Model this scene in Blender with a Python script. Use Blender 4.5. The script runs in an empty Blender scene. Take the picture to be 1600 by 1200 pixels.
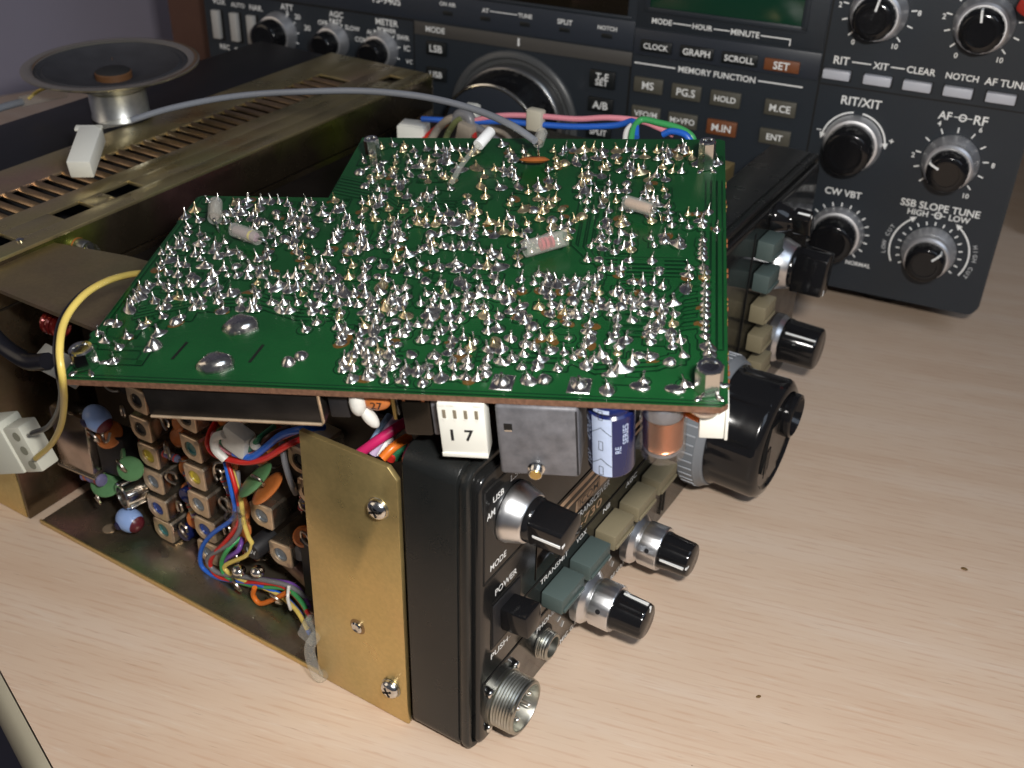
import bpy, bmesh, math, random
from mathutils import Vector, Matrix, Euler

random.seed(7)
S = 0.001                      # everything below is written in millimetres
sc = bpy.context.scene
COL = sc.collection
PI = math.pi

# ------------------------------------------------------------------ camera
CAM_POS = Vector((104.484, -156.404, 240.637))
RX = Vector((0.8485173, 0.5287906, 0.0199728))
RY = Vector((0.3016476, -0.4523347, -0.8392866))      # image down
RZ = Vector((-0.4347725, 0.7181740, -0.5433223))      # view direction
cd = bpy.data.cameras.new('camera')
cam = bpy.data.objects.new('camera', cd)
COL.objects.link(cam)
cam.matrix_world = Matrix(((RX.x, -RY.x, -RZ.x, CAM_POS.x*S), (RX.y, -RY.y, -RZ.y, CAM_POS.y*S),
                           (RX.z, -RY.z, -RZ.z, CAM_POS.z*S), (0, 0, 0, 1)))
cd.sensor_width = 36.0
cd.lens = 1690.656/1600*36.0
cd.clip_start = 0.01
cd.clip_end = 20.0
cd.dof.use_dof = True
cd.dof.focus_distance = 0.285
cd.dof.aperture_fstop = 25.0
sc.camera = cam

# ------------------------------------------------------------------ room light
w = bpy.data.worlds.new('World')
sc.world = w
w.use_nodes = True
wn = w.node_tree.nodes
bg = wn['Background']
bg.inputs['Color'].default_value = (0.66, 0.68, 0.80, 1)
bg.inputs['Strength'].default_value = 0.10

def area_light(name, pos, target, size, power, color, size_y=None):
    ld = bpy.data.lights.new(name, 'AREA')
    ld.energy = power
    ld.color = color
    ld.size = size*S
    if size_y:
        ld.shape = 'RECTANGLE'
        ld.size_y = size_y*S
    lo = bpy.data.objects.new(name, ld)
    COL.objects.link(lo)
    lo.location = Vector(pos)*S
    lo.rotation_euler = (Vector(target)-Vector(pos)).to_track_quat('-Z', 'Y').to_euler()
    return lo

# the camera's own flash just above the lens, daylight from a window on the right, a warm room lamp on the left
FLASH = CAM_POS - RY*34 + RX*40 - RZ*4
area_light('flash', FLASH, FLASH + RZ*100 + RY*10, 30, 1.15, (1.0, 0.965, 0.91), 16)
area_light('window', (950, -250, 1150), (-60, 160, 40), 620, 3.9, (0.72, 0.84, 1.0), 900)
area_light('room_lamp', (-720, -420, 430), (-40, 60, 80), 760, 1.7, (1.0, 0.83, 0.64), 620)
sc.view_settings.view_transform = 'Standard'
sc.view_settings.look = 'None'
sc.view_settings.exposure = 0.0
sc.view_settings.gamma = 1.0

# ------------------------------------------------------------------ mesh helpers
class MB:
    def __init__(self):
        self.v = []; self.f = []; self.m = []
        self.mi = 0
    def add(self, verts, faces, M=None):
        o = len(self.v)
        if M is not None:
            verts = [M @ Vector(p) for p in verts]
        self.v += [tuple(p) for p in verts]
        self.f += [tuple(i+o for i in f) for f in faces]
        self.m += [self.mi]*len(faces)
        return self
    def bm(self, b, M=None):
        b.verts.index_update()
        self.add([p.co.copy() for p in b.verts], [[q.index for q in f.verts] for f in b.faces], M)
        b.free()
        return self
    def box(self, x0, x1, y0, y1, z0, z1, bev=0, M=None, seg=2):
        b = bmesh.new()
        bmesh.ops.create_cube(b, size=1.0)
        for p in b.verts:
            p.co = Vector(((x0+x1)/2+p.co.x*(x1-x0), (y0+y1)/2+p.co.y*(y1-y0), (z0+z1)/2+p.co.z*(z1-z0)))
        if bev:
            bmesh.ops.bevel(b, geom=b.edges[:], offset=bev, segments=seg, profile=0.5, affect='EDGES')
        return self.bm(b, M)
    def lathe(self, prof, seg=32, M=None, jag=None, cap=True):
        """prof: (radius, height) from bottom to top round local z."""
        v = []; f = []
        n = len(prof)
        for i, (r, h) in enumerate(prof):
            for k in range(seg):
                a = 2*PI*k/seg
                rr = r*(jag(a, i) if jag else 1)
                v.append((rr*math.cos(a), rr*math.sin(a), h))
        for i in range(n-1):
            for k in range(seg):
                k2 = (k+1) % seg
                f.append((i*seg+k, i*seg+k2, (i+1)*seg+k2, (i+1)*seg+k))
        if cap and prof[0][0] > 1e-6:
            f.append(tuple(range(seg))[::-1])
        if cap and prof[-1][0] > 1e-6:
            f.append(tuple((n-1)*seg+k for k in range(seg)))
        return self.add(v, f, M)
    def prism(self, poly, z0, z1, M=None):
        n = len(poly)
        a = sum(poly[i][0]*poly[(i+1) % n][1]-poly[(i+1) % n][0]*poly[i][1] for i in range(n))
        if a < 0:
            poly = poly[::-1]
        v = [(x, y, z0) for x, y in poly]+[(x, y, z1) for x, y in poly]
        f = [tuple(range(n))[::-1], tuple(range(n, 2*n))]
        f += [(i, (i+1) % n, n+(i+1) % n, n+i) for i in range(n)]
        return self.add(v, f, M)
    def tube(self, pts, r, seg=8, sub=6, M=None, closed=False, taper=None):
        P = [Vector(p) for p in pts]
        Q = []
        n = len(P)
        if sub > 1 and n > 2 or closed:
            for i in range(n if closed else n-1):
                if closed:
                    p0, p1, p2, p3 = P[(i-1) % n], P[i], P[(i+1) % n], P[(i+2) % n]
                else:
                    p1, p2 = P[i], P[i+1]
                    p0 = P[i-1] if i else p1*2-p2
                    p3 = P[i+2] if i+2 < n else p2*2-p1
                for s in range(sub):
                    t = s/sub
                    Q.append(0.5*((2*p1)+(p2-p0)*t+(2*p0-5*p1+4*p2-p3)*t*t+(3*p1-p0-3*p2+p3)*t**3))
            if not closed:
                Q.append(P[-1])
        else:
            Q = P
        m = len(Q)
        v = []; f = []
        nrm = None
        for i in range(m):
            a = Q[(i-1) % m] if (i or closed) else Q[i]
            c = Q[(i+1) % m] if (i < m-1 or closed) else Q[i]
            t = (c-a).normalized()
            if nrm is None:
                nrm = t.orthogonal().normalized()
            nrm = (nrm - t*nrm.dot(t)).normalized()
            bn = t.cross(nrm)
            rr = r*(taper(i/(m-1)) if taper else 1)
            for k in range(seg):
                an = 2*PI*k/seg
                v.append(Q[i]+nrm*(rr*math.cos(an))+bn*(rr*math.sin(an)))
        for i in range(m if closed else m-1):
            j = (i+1) % m
            for k in range(seg):
                k2 = (k+1) % seg
                f.append((i*seg+k, i*seg+k2, j*seg+k2, j*seg+k))
        if not closed:
            f.append(tuple(range(seg))[::-1])
            f.append(tuple((m-1)*seg+k for k in range(seg)))
        return self.add(v, f, M)
    def ball(self, c, r, M=None, sx=1, sy=1, sz=1, u=16, vv=10):
        b = bmesh.new()
        bmesh.ops.create_uvsphere(b, u_segments=u, v_segments=vv, radius=1)
        for p in b.verts:
            p.co = Vector((c[0]+p.co.x*r*sx, c[1]+p.co.y*r*sy, c[2]+p.co.z*r*sz))
        return self.bm(b, M)
    def mesh(self, name, mats, angle=40):
        me = bpy.data.meshes.new(name)
        me.from_pydata([(x*S, y*S, z*S) for x, y, z in self.v], [], self.f)
        for m in (mats if isinstance(mats, (list, tuple)) else [mats]):
            me.materials.append(m)
        me.polygons.foreach_set('material_index', self.m)
        me.shade_smooth()
        me.set_sharp_from_angle(angle=math.radians(angle))
        me.update()
        return me
    def obj(self, name, mats, parent=None, M=None, angle=40):
        return put(name, self.mesh(name, mats, angle), parent, M)

def put(name, me, parent=None, M=None):
    o = bpy.data.objects.new(name, me)
    COL.objects.link(o)
    if parent is not None:
        o.parent = parent
    if M is not None:
        M = M.copy()
        M.translation = M.translation*S
        o.matrix_basis = M
    return o

def tag(o, label, cat, group=None, kind=None):
    if label: o['label'] = label
    if cat: o['category'] = cat
    if group: o['group'] = group
    if kind: o['kind'] = kind
    return o

def thing(name, label, cat, M=None, group=None):
    o = bpy.data.objects.new(name, None)
    o.empty_display_size = 0.01
    COL.objects.link(o)
    if M is not None:
        M = M.copy(); M.translation = M.translation*S
        o.matrix_world = M
    return tag(o, label, cat, group)

def T(x, y, z): return Matrix.Translation((x, y, z))
def Rx(a): return Matrix.Rotation(a, 4, 'X')
def Ry(a): return Matrix.Rotation(a, 4, 'Y')
def Rz(a): return Matrix.Rotation(a, 4, 'Z')
AX = Matrix(((0, 0, 1, 0), (1, 0, 0, 0), (0, 1, 0, 0), (0, 0, 0, 1)))     # local z -> world +x, local x -> +y, local y -> +z
AK = Matrix(((1, 0, 0, 0), (0, 0, -1, 0), (0, 1, 0, 0), (0, 0, 0, 1)))    # local z -> -y, local y -> +z (faces of the far radio)

# ------------------------------------------------------------------ materials
MATS = {}
def nodes(name):
    m = bpy.data.materials.new(name)
    m.use_nodes = True
    nt = m.node_tree
    return m, nt, nt.nodes['Principled BSDF']

def mat(name, col, rough=0.5, metal=0.0, bump=0.0, bscale=400, var=0.0, vscale=60, coat=0.0, trans=0.0, ior=1.45, rvar=0.0, spec=None, smudge=120):
    if name in MATS: return MATS[name]
    m, nt, p = nodes(name)
    L = nt.links
    p.inputs['Base Color'].default_value = (*col, 1)
    p.inputs['Roughness'].default_value = rough
    p.inputs['Metallic'].default_value = metal
    p.inputs['IOR'].default_value = ior
    if spec is not None: p.inputs['Specular IOR Level'].default_value = spec
    if coat: p.inputs['Coat Weight'].default_value = coat; p.inputs['Coat Roughness'].default_value = 0.08
    if trans: p.inputs['Transmission Weight'].default_value = trans
    tc = nt.nodes.new('ShaderNodeTexCoord')
    if var:
        n = nt.nodes.new('ShaderNodeTexNoise'); n.inputs['Scale'].default_value = vscale; n.inputs['Detail'].default_value = 6
        L.new(tc.outputs['Object'], n.inputs['Vector'])
        r = nt.nodes.new('ShaderNodeMapRange'); r.inputs['From Min'].default_value = 0.3; r.inputs['From Max'].default_value = 0.7
        r.inputs['To Min'].default_value = 1-var; r.inputs['To Max'].default_value = 1+var
        L.new(n.outputs['Fac'], r.inputs['Value'])
        mx = nt.nodes.new('ShaderNodeVectorMath'); mx.operation = 'SCALE'; mx.inputs[0].default_value = col
        L.new(r.outputs['Result'], mx.inputs['Scale'])
        L.new(mx.outputs['Vector'], p.inputs['Base Color'])
    if rvar:
        n = nt.nodes.new('ShaderNodeTexNoise'); n.inputs['Scale'].default_value = smudge; n.inputs['Detail'].default_value = 5
        L.new(tc.outputs['Object'], n.inputs['Vector'])
        r = nt.nodes.new('ShaderNodeMapRange'); r.inputs['From Min'].default_value = 0.3; r.inputs['From Max'].default_value = 0.7
        r.inputs['To Min'].default_value = max(0.02, rough-rvar); r.inputs['To Max'].default_value = rough+rvar
        L.new(n.outputs['Fac'], r.inputs['Value']); L.new(r.outputs['Result'], p.inputs['Roughness'])
    if bump:
        n = nt.nodes.new('ShaderNodeTexNoise'); n.inputs['Scale'].default_value = bscale; n.inputs['Detail'].default_value = 3
        L.new(tc.outputs['Object'], n.inputs['Vector'])
        b = nt.nodes.new('ShaderNodeBump'); b.inputs['Strength'].default_value = bump; b.inputs['Distance'].default_value = 0.0006
        L.new(n.outputs['Fac'], b.inputs['Height']); L.new(b.outputs['Normal'], p.inputs['Normal'])
    MATS[name] = m
    return m

def ramp(nt, src, stops, interp='LINEAR'):
    r = nt.nodes.new('ShaderNodeValToRGB')
    r.color_ramp.interpolation = interp
    e = r.color_ramp.elements
    while len(e) < len(stops): e.new(0.5)
    for i, (p, c) in enumerate(stops):
        e[i].position = p; e[i].color = (*c, 1)
    nt.links.new(src, r.inputs['Fac'])
    return r

def m_passivated(name, base, tints, rough=0.34, metal=0.85, scale=26, seed=0.0, grain=.12):
    """yellow-chromated steel: metal with drifting green, pink and brown interference colours"""
    m, nt, p = nodes(name)
    L = nt.links
    tc = nt.nodes.new('ShaderNodeTexCoord')
    mp = nt.nodes.new('ShaderNodeMapping'); mp.inputs['Location'].default_value = (seed, seed*1.7, 0)
    L.new(tc.outputs['Object'], mp.inputs['Vector'])
    n = nt.nodes.new('ShaderNodeTexNoise'); n.inputs['Scale'].default_value = scale; n.inputs['Detail'].default_value = 3; n.inputs['Roughness'].default_value = .45
    L.new(mp.outputs['Vector'], n.inputs['Vector'])
    stops = [(0.30, tints[0]), (0.44, base), (0.56, base), (0.70, tints[1])]
    r = ramp(nt, n.outputs['Fac'], stops)
    n2 = nt.nodes.new('ShaderNodeTexNoise'); n2.inputs['Scale'].default_value = 900; n2.inputs['Detail'].default_value = 2
    L.new(tc.outputs['Object'], n2.inputs['Vector'])
    mr = nt.nodes.new('ShaderNodeMapRange'); mr.inputs['From Min'].default_value = .3; mr.inputs['From Max'].default_value = .7
    mr.inputs['To Min'].default_value = 1-grain; mr.inputs['To Max'].default_value = 1+grain
    L.new(n2.outputs['Fac'], mr.inputs['Value'])
    s = nt.nodes.new('ShaderNodeVectorMath'); s.operation = 'SCALE'
    L.new(r.outputs['Color'], s.inputs[0]); L.new(mr.outputs['Result'], s.inputs['Scale'])
    L.new(s.outputs['Vector'], p.inputs['Base Color'])
    p.inputs['Metallic'].default_value = metal
    n3 = nt.nodes.new('ShaderNodeTexNoise'); n3.inputs['Scale'].default_value = 70; n3.inputs['Detail'].default_value = 6
    L.new(tc.outputs['Object'], n3.inputs['Vector'])
    rr = nt.nodes.new('ShaderNodeMapRange'); rr.inputs['From Min'].default_value = .3; rr.inputs['From Max'].default_value = .7
    rr.inputs['To Min'].default_value = rough-.10; rr.inputs['To Max'].default_value = rough+.14
    L.new(n3.outputs['Fac'], rr.inputs['Value']); L.new(rr.outputs['Result'], p.inputs['Roughness'])
    b = nt.nodes.new('ShaderNodeBump'); b.inputs['Strength'].default_value = .02; b.inputs['Distance'].default_value = .0003
    L.new(n2.outputs['Fac'], b.inputs['Height']); L.new(b.outputs['Normal'], p.inputs['Normal'])
    MATS[name] = m
    return m

M_BEZEL = mat('black_crackle_plastic', (.010, .011, .011), .30, bump=.12, bscale=2200, rvar=.05)
M_PANEL = mat('black_gloss_panel', (.011, .011, .011), .16, rvar=.07)
M_BLACK = mat('black_knob_plastic', (.008, .008, .009), .13, rvar=.05)
M_MATTE = mat('matte_black', (.012, .012, .014), .55)
M_GROOVE = mat('groove_black', (.004, .004, .004), .6)
M_ALU = mat('turned_aluminium', (.76, .77, .79), .31, 1.0, rvar=.02, smudge=300)
M_RING = mat('satin_ring', (.80, .80, .82), .46, .92, rvar=.03)
M_ZINC = mat('dull_zinc', (.42, .42, .38), .36, 1.0, rvar=.1, var=.12, vscale=500)
M_CHROME = mat('bright_steel', (.70, .70, .68), .16, 1.0, rvar=.06, smudge=300)
M_DARKSTEEL = mat('grey_steel_can', (.155, .155, .170), .5, .35, var=.25, vscale=330, rvar=.12, bump=.12, bscale=900)
M_SOLDER = mat('tin_solder', (.64, .62, .585), .24, 1.0, rvar=.10, var=.14, vscale=420, smudge=600)
M_FLUX = mat('fluxed_solder', (.74, .62, .38), .26, .95, rvar=.1, var=.22, vscale=500, smudge=600)
M_AMBER = mat('amber_flux', (.10, .05, .012), .14, 0, coat=.6)
M_GREENPLASTIC = mat('teal_button', (.075, .105, .100), .52, var=.06)
M_TAN = mat('tan_button', (.235, .200, .125), .52, var=.06)
M_WHITE = mat('white_nylon', (.74, .74, .68), .42)
M_INK = mat('white_ink', (.86, .87, .86), .5)
M_GREYINK = mat('grey_ink', (.55, .57, .58), .5)
M_BLACKINK = mat('black_ink', (.01, .01, .012), .5)
M_BROWNINK = mat('bronze_label', (.44, .29, .18), .4, .2)
M_COPPER = mat('copper_wire', (.72, .31, .16), .26, 1.0)
M_BRASS = mat('brass_screw', (.62, .46, .18), .3, 1.0)
M_CAN = mat('coil_can', (.46, .40, .32), .26, .95, var=.18, vscale=200, rvar=.08)
M_CANFACE = mat('coil_can_face', (.60, .46, .32), .40, .7, var=.18, vscale=260, rvar=.1)
def m_thin(name, col, tint, low, high, rough, gloss=False):
    """thin clear plastic: lets most light through, catches a sheen and a little haze"""
    m, nt, p = nodes(name)
    p.inputs['Base Color'].default_value = (*col, 1); p.inputs['Roughness'].default_value = rough
    if gloss: p.inputs['Metallic'].default_value = 1.0
    tr = nt.nodes.new('ShaderNodeBsdfTransparent'); tr.inputs['Color'].default_value = (*tint, 1)
    lw = nt.nodes.new('ShaderNodeLayerWeight'); lw.inputs['Blend'].default_value = .22
    mr = nt.nodes.new('ShaderNodeMapRange'); mr.inputs['To Min'].default_value = low; mr.inputs['To Max'].default_value = high
    nt.links.new(lw.outputs['Facing'], mr.inputs['Value'])
    mx = nt.nodes.new('ShaderNodeMixShader')
    nt.links.new(mr.outputs['Result'], mx.inputs['Fac']); nt.links.new(tr.outputs[0], mx.inputs[1]); nt.links.new(p.outputs[0], mx.inputs[2])
    nt.links.new(mx.outputs[0], nt.nodes['Material Output'].inputs['Surface'])
    MATS[name] = m
    return m
M_CLEAR = m_thin('clear_sleeve', (.70, .70, .66), (.98, .98, .96), .07, .5, .2)
M_CLEAR2 = mat('milky_tube', (.80, .79, .74), .35, trans=.25, ior=1.4)
M_TUBE = m_thin('clear_tube', (.92, .94, .96), (.99, .99, .99), .01, .35, .06, True)
M_ORANGE = mat('orange_ceramic', (.46, .14, .035), .32, var=.1, vscale=400)
M_GREENCAP = mat('green_mylar', (.085, .20, .085), .35, var=.12, vscale=300)
M_BLUECAP = mat('pale_blue_ceramic', (.27, .40, .72), .3)
M_MAROON = mat('maroon_paint', (.10, .012, .02), .35)
M_NAVY = mat('blue_pvc_sleeve', (.008, .014, .075), .18, rvar=.04)
M_PALE = mat('pale_blue_print', (.42, .50, .68), .35, var=.05, vscale=600)
M_KEN = mat('charcoal_panel', (.022, .028, .036), .42, bump=.08, bscale=1400)
M_KENBLUE = mat('slate_strip', (.028, .034, .046), .38)
M_KENBROWN = mat('warm_grey_strip', (.075, .070, .064), .45)
M_KENCASE = mat('dark_cabinet', (.022, .022, .024), .5, bump=.2, bscale=900)
M_KENBTN = mat('olive_key', (.085, .080, .062), .5)
M_KENBTN2 = mat('black_key', (.010, .012, .013), .4)
M_KENRUST = mat('rust_key', (.19, .062, .022), .5)
M_KENLEVER = mat('grey_lever', (.52, .54, .60), .4)
M_KENWHITE = mat('ivory_lever', (.45, .44, .42), .45)
M_LCD = mat('green_lcd', (.009, .045, .026), .15)
M_GLASS = mat('smoked_window', (.012, .009, .006), .08)
M_WALL = mat('lilac_wall_paint', (.30, .28, .35), .85, var=.04, vscale=8, bump=.15, bscale=60)
M_FLOOR = mat('dark_floor', (.012, .010, .013), .7)
M_BROWN = mat('brown_wood', (.11, .055, .040), .55, var=.2, vscale=25)
M_RED = mat('red_cloth', (.42, .03, .02), .7, var=.1, vscale=90, bump=.3, bscale=700)
M_CONE = mat('grey_paper_cone', (.040, .040, .046), .75, bump=.3, bscale=500, var=.15, vscale=100)
M_HEAT = mat('black_anodised', (.012, .012, .015), .42)
WIRE = {'red': (.55, .025, .02), 'pink': (.72, .27, .33), 'green': (.03, .19, .09), 'blue': (.02, .12, .55), 'brown': (.07, .028, .018),
        'yellow': (.68, .52, .13), 'grey': (.17, .17, .18), 'lime': (.05, .32, .10), 'purple': (.17, .07, .34), 'orange': (.70, .17, .02),
        'black': (.010, .010, .014), 'cable': (.20, .215, .245), 'white': (.72, .72, .70), 'beige': (.30, .26, .21), 'olive': (.15, .17, .07),
        'magenta': (.52, .02, .12), 'sky': (.25, .38, .58), 'lilac': (.48, .38, .55)}
WM = {k: mat(k+'_wire', c, .32) for k, c in WIRE.items()}
WM['clear'] = M_CLEAR2

# chromated steel in its shades
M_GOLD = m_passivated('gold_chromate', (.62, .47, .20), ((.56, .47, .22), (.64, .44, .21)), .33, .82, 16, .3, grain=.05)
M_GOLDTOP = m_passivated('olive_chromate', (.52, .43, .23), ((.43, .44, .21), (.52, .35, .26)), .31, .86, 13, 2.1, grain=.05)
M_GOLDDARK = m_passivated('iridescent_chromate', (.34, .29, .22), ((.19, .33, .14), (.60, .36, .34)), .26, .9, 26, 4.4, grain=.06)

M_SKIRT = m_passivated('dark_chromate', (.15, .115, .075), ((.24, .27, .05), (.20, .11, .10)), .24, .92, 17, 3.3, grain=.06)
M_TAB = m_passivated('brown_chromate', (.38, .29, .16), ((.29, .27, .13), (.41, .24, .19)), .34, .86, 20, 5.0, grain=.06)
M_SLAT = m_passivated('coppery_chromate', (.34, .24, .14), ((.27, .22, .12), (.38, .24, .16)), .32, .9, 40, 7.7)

def m_table():
    m, nt, p = nodes('pale_wood_laminate')
    L = nt.links
    tc = nt.nodes.new('ShaderNodeTexCoord')
    mp = nt.nodes.new('ShaderNodeMapping')
    mp.inputs['Rotation'].default_value = (0, 0, math.radians(-14))
    L.new(tc.outputs['Object'], mp.inputs['Vector'])
    def noise(sx, sy, sz, detail, rough=.5, dist=0):
        q = nt.nodes.new('ShaderNodeMapping'); q.inputs['Scale'].default_value = (sx, sy, sz)
        L.new(mp.outputs['Vector'], q.inputs['Vector'])
        n = nt.nodes.new('ShaderNodeTexNoise'); n.inputs['Scale'].default_value = 1
        n.inputs['Detail'].default_value = detail; n.inputs['Roughness'].default_value = rough; n.inputs['Distortion'].default_value = dist
        L.new(q.outputs['Vector'], n.inputs['Vector'])
        return n
    broad = noise(7, 70, 1, 3)
    base = ramp(nt, broad.outputs['Fac'], [(.30, (.62, .455, .335)), (.5, (.66, .505, .382)), (.70, (.685, .545, .432))])
    fine = noise(60, 1250, 1, 2, .5)
    streak = ramp(nt, fine.outputs['Fac'], [(.53, (0, 0, 0)), (.64, (1, 1, 1))])
    patch = noise(22, 130, 1, 2)
    pr = ramp(nt, patch.outputs['Fac'], [(.40, (.1, .1, .1)), (.62, (1, 1, 1))])
    mul = nt.nodes.new('ShaderNodeMath'); mul.operation = 'MULTIPLY'
    L.new(streak.outputs['Color'], mul.inputs[0]); L.new(pr.outputs['Color'], mul.inputs[1])
    wv = nt.nodes.new('ShaderNodeTexWave'); wv.wave_type = 'BANDS'; wv.bands_direction = 'Y'
    wv.inputs['Scale'].default_value = 118; wv.inputs['Distortion'].default_value = 3.2; wv.inputs['Detail'].default_value = 3; wv.inputs['Detail Scale'].default_value = .35
    qw = nt.nodes.new('ShaderNodeMapping'); qw.inputs['Scale'].default_value = (.22, 1, 1)
    L.new(mp.outputs['Vector'], qw.inputs['Vector']); L.new(qw.outputs['Vector'], wv.inputs['Vector'])
    dash = noise(85, 900, 1, 2)
    dr = ramp(nt, dash.outputs['Fac'], [(.44, (0, 0, 0)), (.60, (1, 1, 1))])
    wr = ramp(nt, wv.outputs['Fac'], [(.60, (0, 0, 0)), (.98, (1, 1, 1))])
    wm = nt.nodes.new('ShaderNodeMath'); wm.operation = 'MULTIPLY'
    L.new(dr.outputs['Color'], wm.inputs[0]); L.new(wr.outputs['Color'], wm.inputs[1])
    mxx = nt.nodes.new('ShaderNodeMath'); mxx.operation = 'MAXIMUM'
    ms = nt.nodes.new('ShaderNodeMath'); ms.operation = 'MULTIPLY'; ms.inputs[1].default_value = .55
    L.new(mul.outputs[0], ms.inputs[0]); L.new(ms.outputs[0], mxx.inputs[0]); L.new(wm.outputs[0], mxx.inputs[1])
    m2 = nt.nodes.new('ShaderNodeMath'); m2.operation = 'MULTIPLY'; m2.inputs[1].default_value = .44
    L.new(mxx.outputs[0], m2.inputs[0])
    mix = nt.nodes.new('ShaderNodeMix'); mix.data_type = 'RGBA'
    L.new(m2.outputs[0], mix.inputs['Factor']); L.new(base.outputs['Color'], mix.inputs['A'])
    mix.inputs['B'].default_value = (.54, .335, .225, 1)
    # pale flecks
    fl = noise(60, 800, 1, 3, .6)
    fr = ramp(nt, fl.outputs['Fac'], [(.58, (0, 0, 0)), (.74, (.35, .35, .35))])
    mix2 = nt.nodes.new('ShaderNodeMix'); mix2.data_type = 'RGBA'
    L.new(fr.outputs['Color'], mix2.inputs['Factor']); L.new(mix.outputs['Result'], mix2.inputs['A'])
    mix2.inputs['B'].default_value = (.74, .66, .57, 1)
    # short dark pores
    po = noise(110, 2200, 1, 2, .5)
    prr = ramp(nt, po.outputs['Fac'], [(.68, (0, 0, 0)), (.76, (.4, .4, .4))])
    mix3 = nt.nodes.new('ShaderNodeMix'); mix3.data_type = 'RGBA'
    L.new(prr.outputs['Color'], mix3.inputs['Factor']); L.new(mix2.outputs['Result'], mix3.inputs['A'])
    mix3.inputs['B'].default_value = (.27, .15, .105, 1)
    # a scatter of tiny specks and pale nicks
    vo = nt.nodes.new('ShaderNodeTexVoronoi'); vo.inputs['Scale'].default_value = 38
    L.new(tc.outputs['Object'], vo.inputs['Vector'])
    sx = nt.nodes.new('ShaderNodeSeparateColor'); L.new(vo.outputs['Color'], sx.inputs['Color'])
    lim = nt.nodes.new('ShaderNodeMapRange'); lim.inputs['From Min'].default_value = .72; lim.inputs['From Max'].default_value = 1.0
    lim.inputs['To Min'].default_value = 0; lim.inputs['To Max'].default_value = .026
    L.new(sx.outputs[0], lim.inputs['Value'])
    lt = nt.nodes.new('ShaderNodeMath'); lt.operation = 'LESS_THAN'
    L.new(vo.outputs['Distance'], lt.inputs[0]); L.new(lim.outputs['Result'], lt.inputs[1])
    sh = nt.nodes.new('ShaderNodeMath'); sh.operation = 'MULTIPLY'; sh.inputs[1].default_value = .6
    L.new(lt.outputs[0], sh.inputs[0])
    dk = ramp(nt, sx.outputs[1], [(.45, (.16, .09, .06)), (.55, (.80, .75, .70))], 'CONSTANT')
    mix4 = nt.nodes.new('ShaderNodeMix'); mix4.data_type = 'RGBA'
    L.new(sh.outputs[0], mix4.inputs['Factor']); L.new(mix3.outputs['Result'], mix4.inputs['A']); L.new(dk.outputs['Color'], mix4.inputs['B'])
    # faint handling smudges change the sheen
    sm = noise(14, 14, 1, 4)
    smr = nt.nodes.new('ShaderNodeMapRange'); smr.inputs['From Min'].default_value = .3; smr.inputs['From Max'].default_value = .7
    smr.inputs['To Min'].default_value = .36; smr.inputs['To Max'].default_value = .54
    L.new(sm.outputs['Fac'], smr.inputs['Value']); L.new(smr.outputs['Result'], p.inputs['Roughness'])
    L.new(mix4.outputs['Result'], p.inputs['Base Color'])
    p.inputs['Roughness'].default_value = .46
    p.inputs['Specular IOR Level'].default_value = .35
    b = nt.nodes.new('ShaderNodeBump'); b.inputs['Strength'].default_value = .06; b.inputs['Distance'].default_value = .0002
    L.new(fine.outputs['Fac'], b.inputs['Height']); L.new(b.outputs['Normal'], p.inputs['Normal'])
    return m
M_TABLE = m_table()
M_EDGE = mat('beige_edge_band', (.46, .42, .31), .4, var=.05)

def m_mask(name, a, b, scale):
    m, nt, p = nodes(name)
    L = nt.links
    tc = nt.nodes.new('ShaderNodeTexCoord')
    n = nt.nodes.new('ShaderNodeTexNoise'); n.inputs['Scale'].default_value = scale; n.inputs['Detail'].default_value = 4
    L.new(tc.outputs['Object'], n.inputs['Vector'])
    r = ramp(nt, n.outputs['Fac'], [(.32, a), (.68, b)])
    L.new(r.outputs['Color'], p.inputs['Base Color'])
    p.inputs['Roughness'].default_value = .24
    v = nt.nodes.new('ShaderNodeTexNoise'); v.inputs['Scale'].default_value = 2600; v.inputs['Detail'].default_value = 1
    L.new(tc.outputs['Object'], v.inputs['Vector'])
    bp = nt.nodes.new('ShaderNodeBump'); bp.inputs['Strength'].default_value = .10; bp.inputs['Distance'].default_value = .0003
    L.new(v.outputs['Fac'], bp.inputs['Height']); L.new(bp.outputs['Normal'], p.inputs['Normal'])
    MATS[name] = m
    return m
M_PCB = m_mask('dark_solder_mask', (.0020, .019, .006), (.0032, .028, .009), 90)
M_TRACE = m_mask('mask_over_copper', (.0045, .050, .0125), (.0070, .068, .017), 50)
M_PCBEDGE = mat('phenolic_edge', (.15, .075, .045), .6, var=.3, vscale=900, bump=.4, bscale=1500)

# ------------------------------------------------------------------ lettering (all strings are turned into mesh at the end, in one go)
TEXTS = []
def letter(parent, s, M, width=None, height=None, m=None, bold=0.0, name='lettering', depth=.03, shear=0, font=None):
    TEXTS.append((parent, s, M, width, height, m or M_INK, bold, name, depth, shear))

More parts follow.
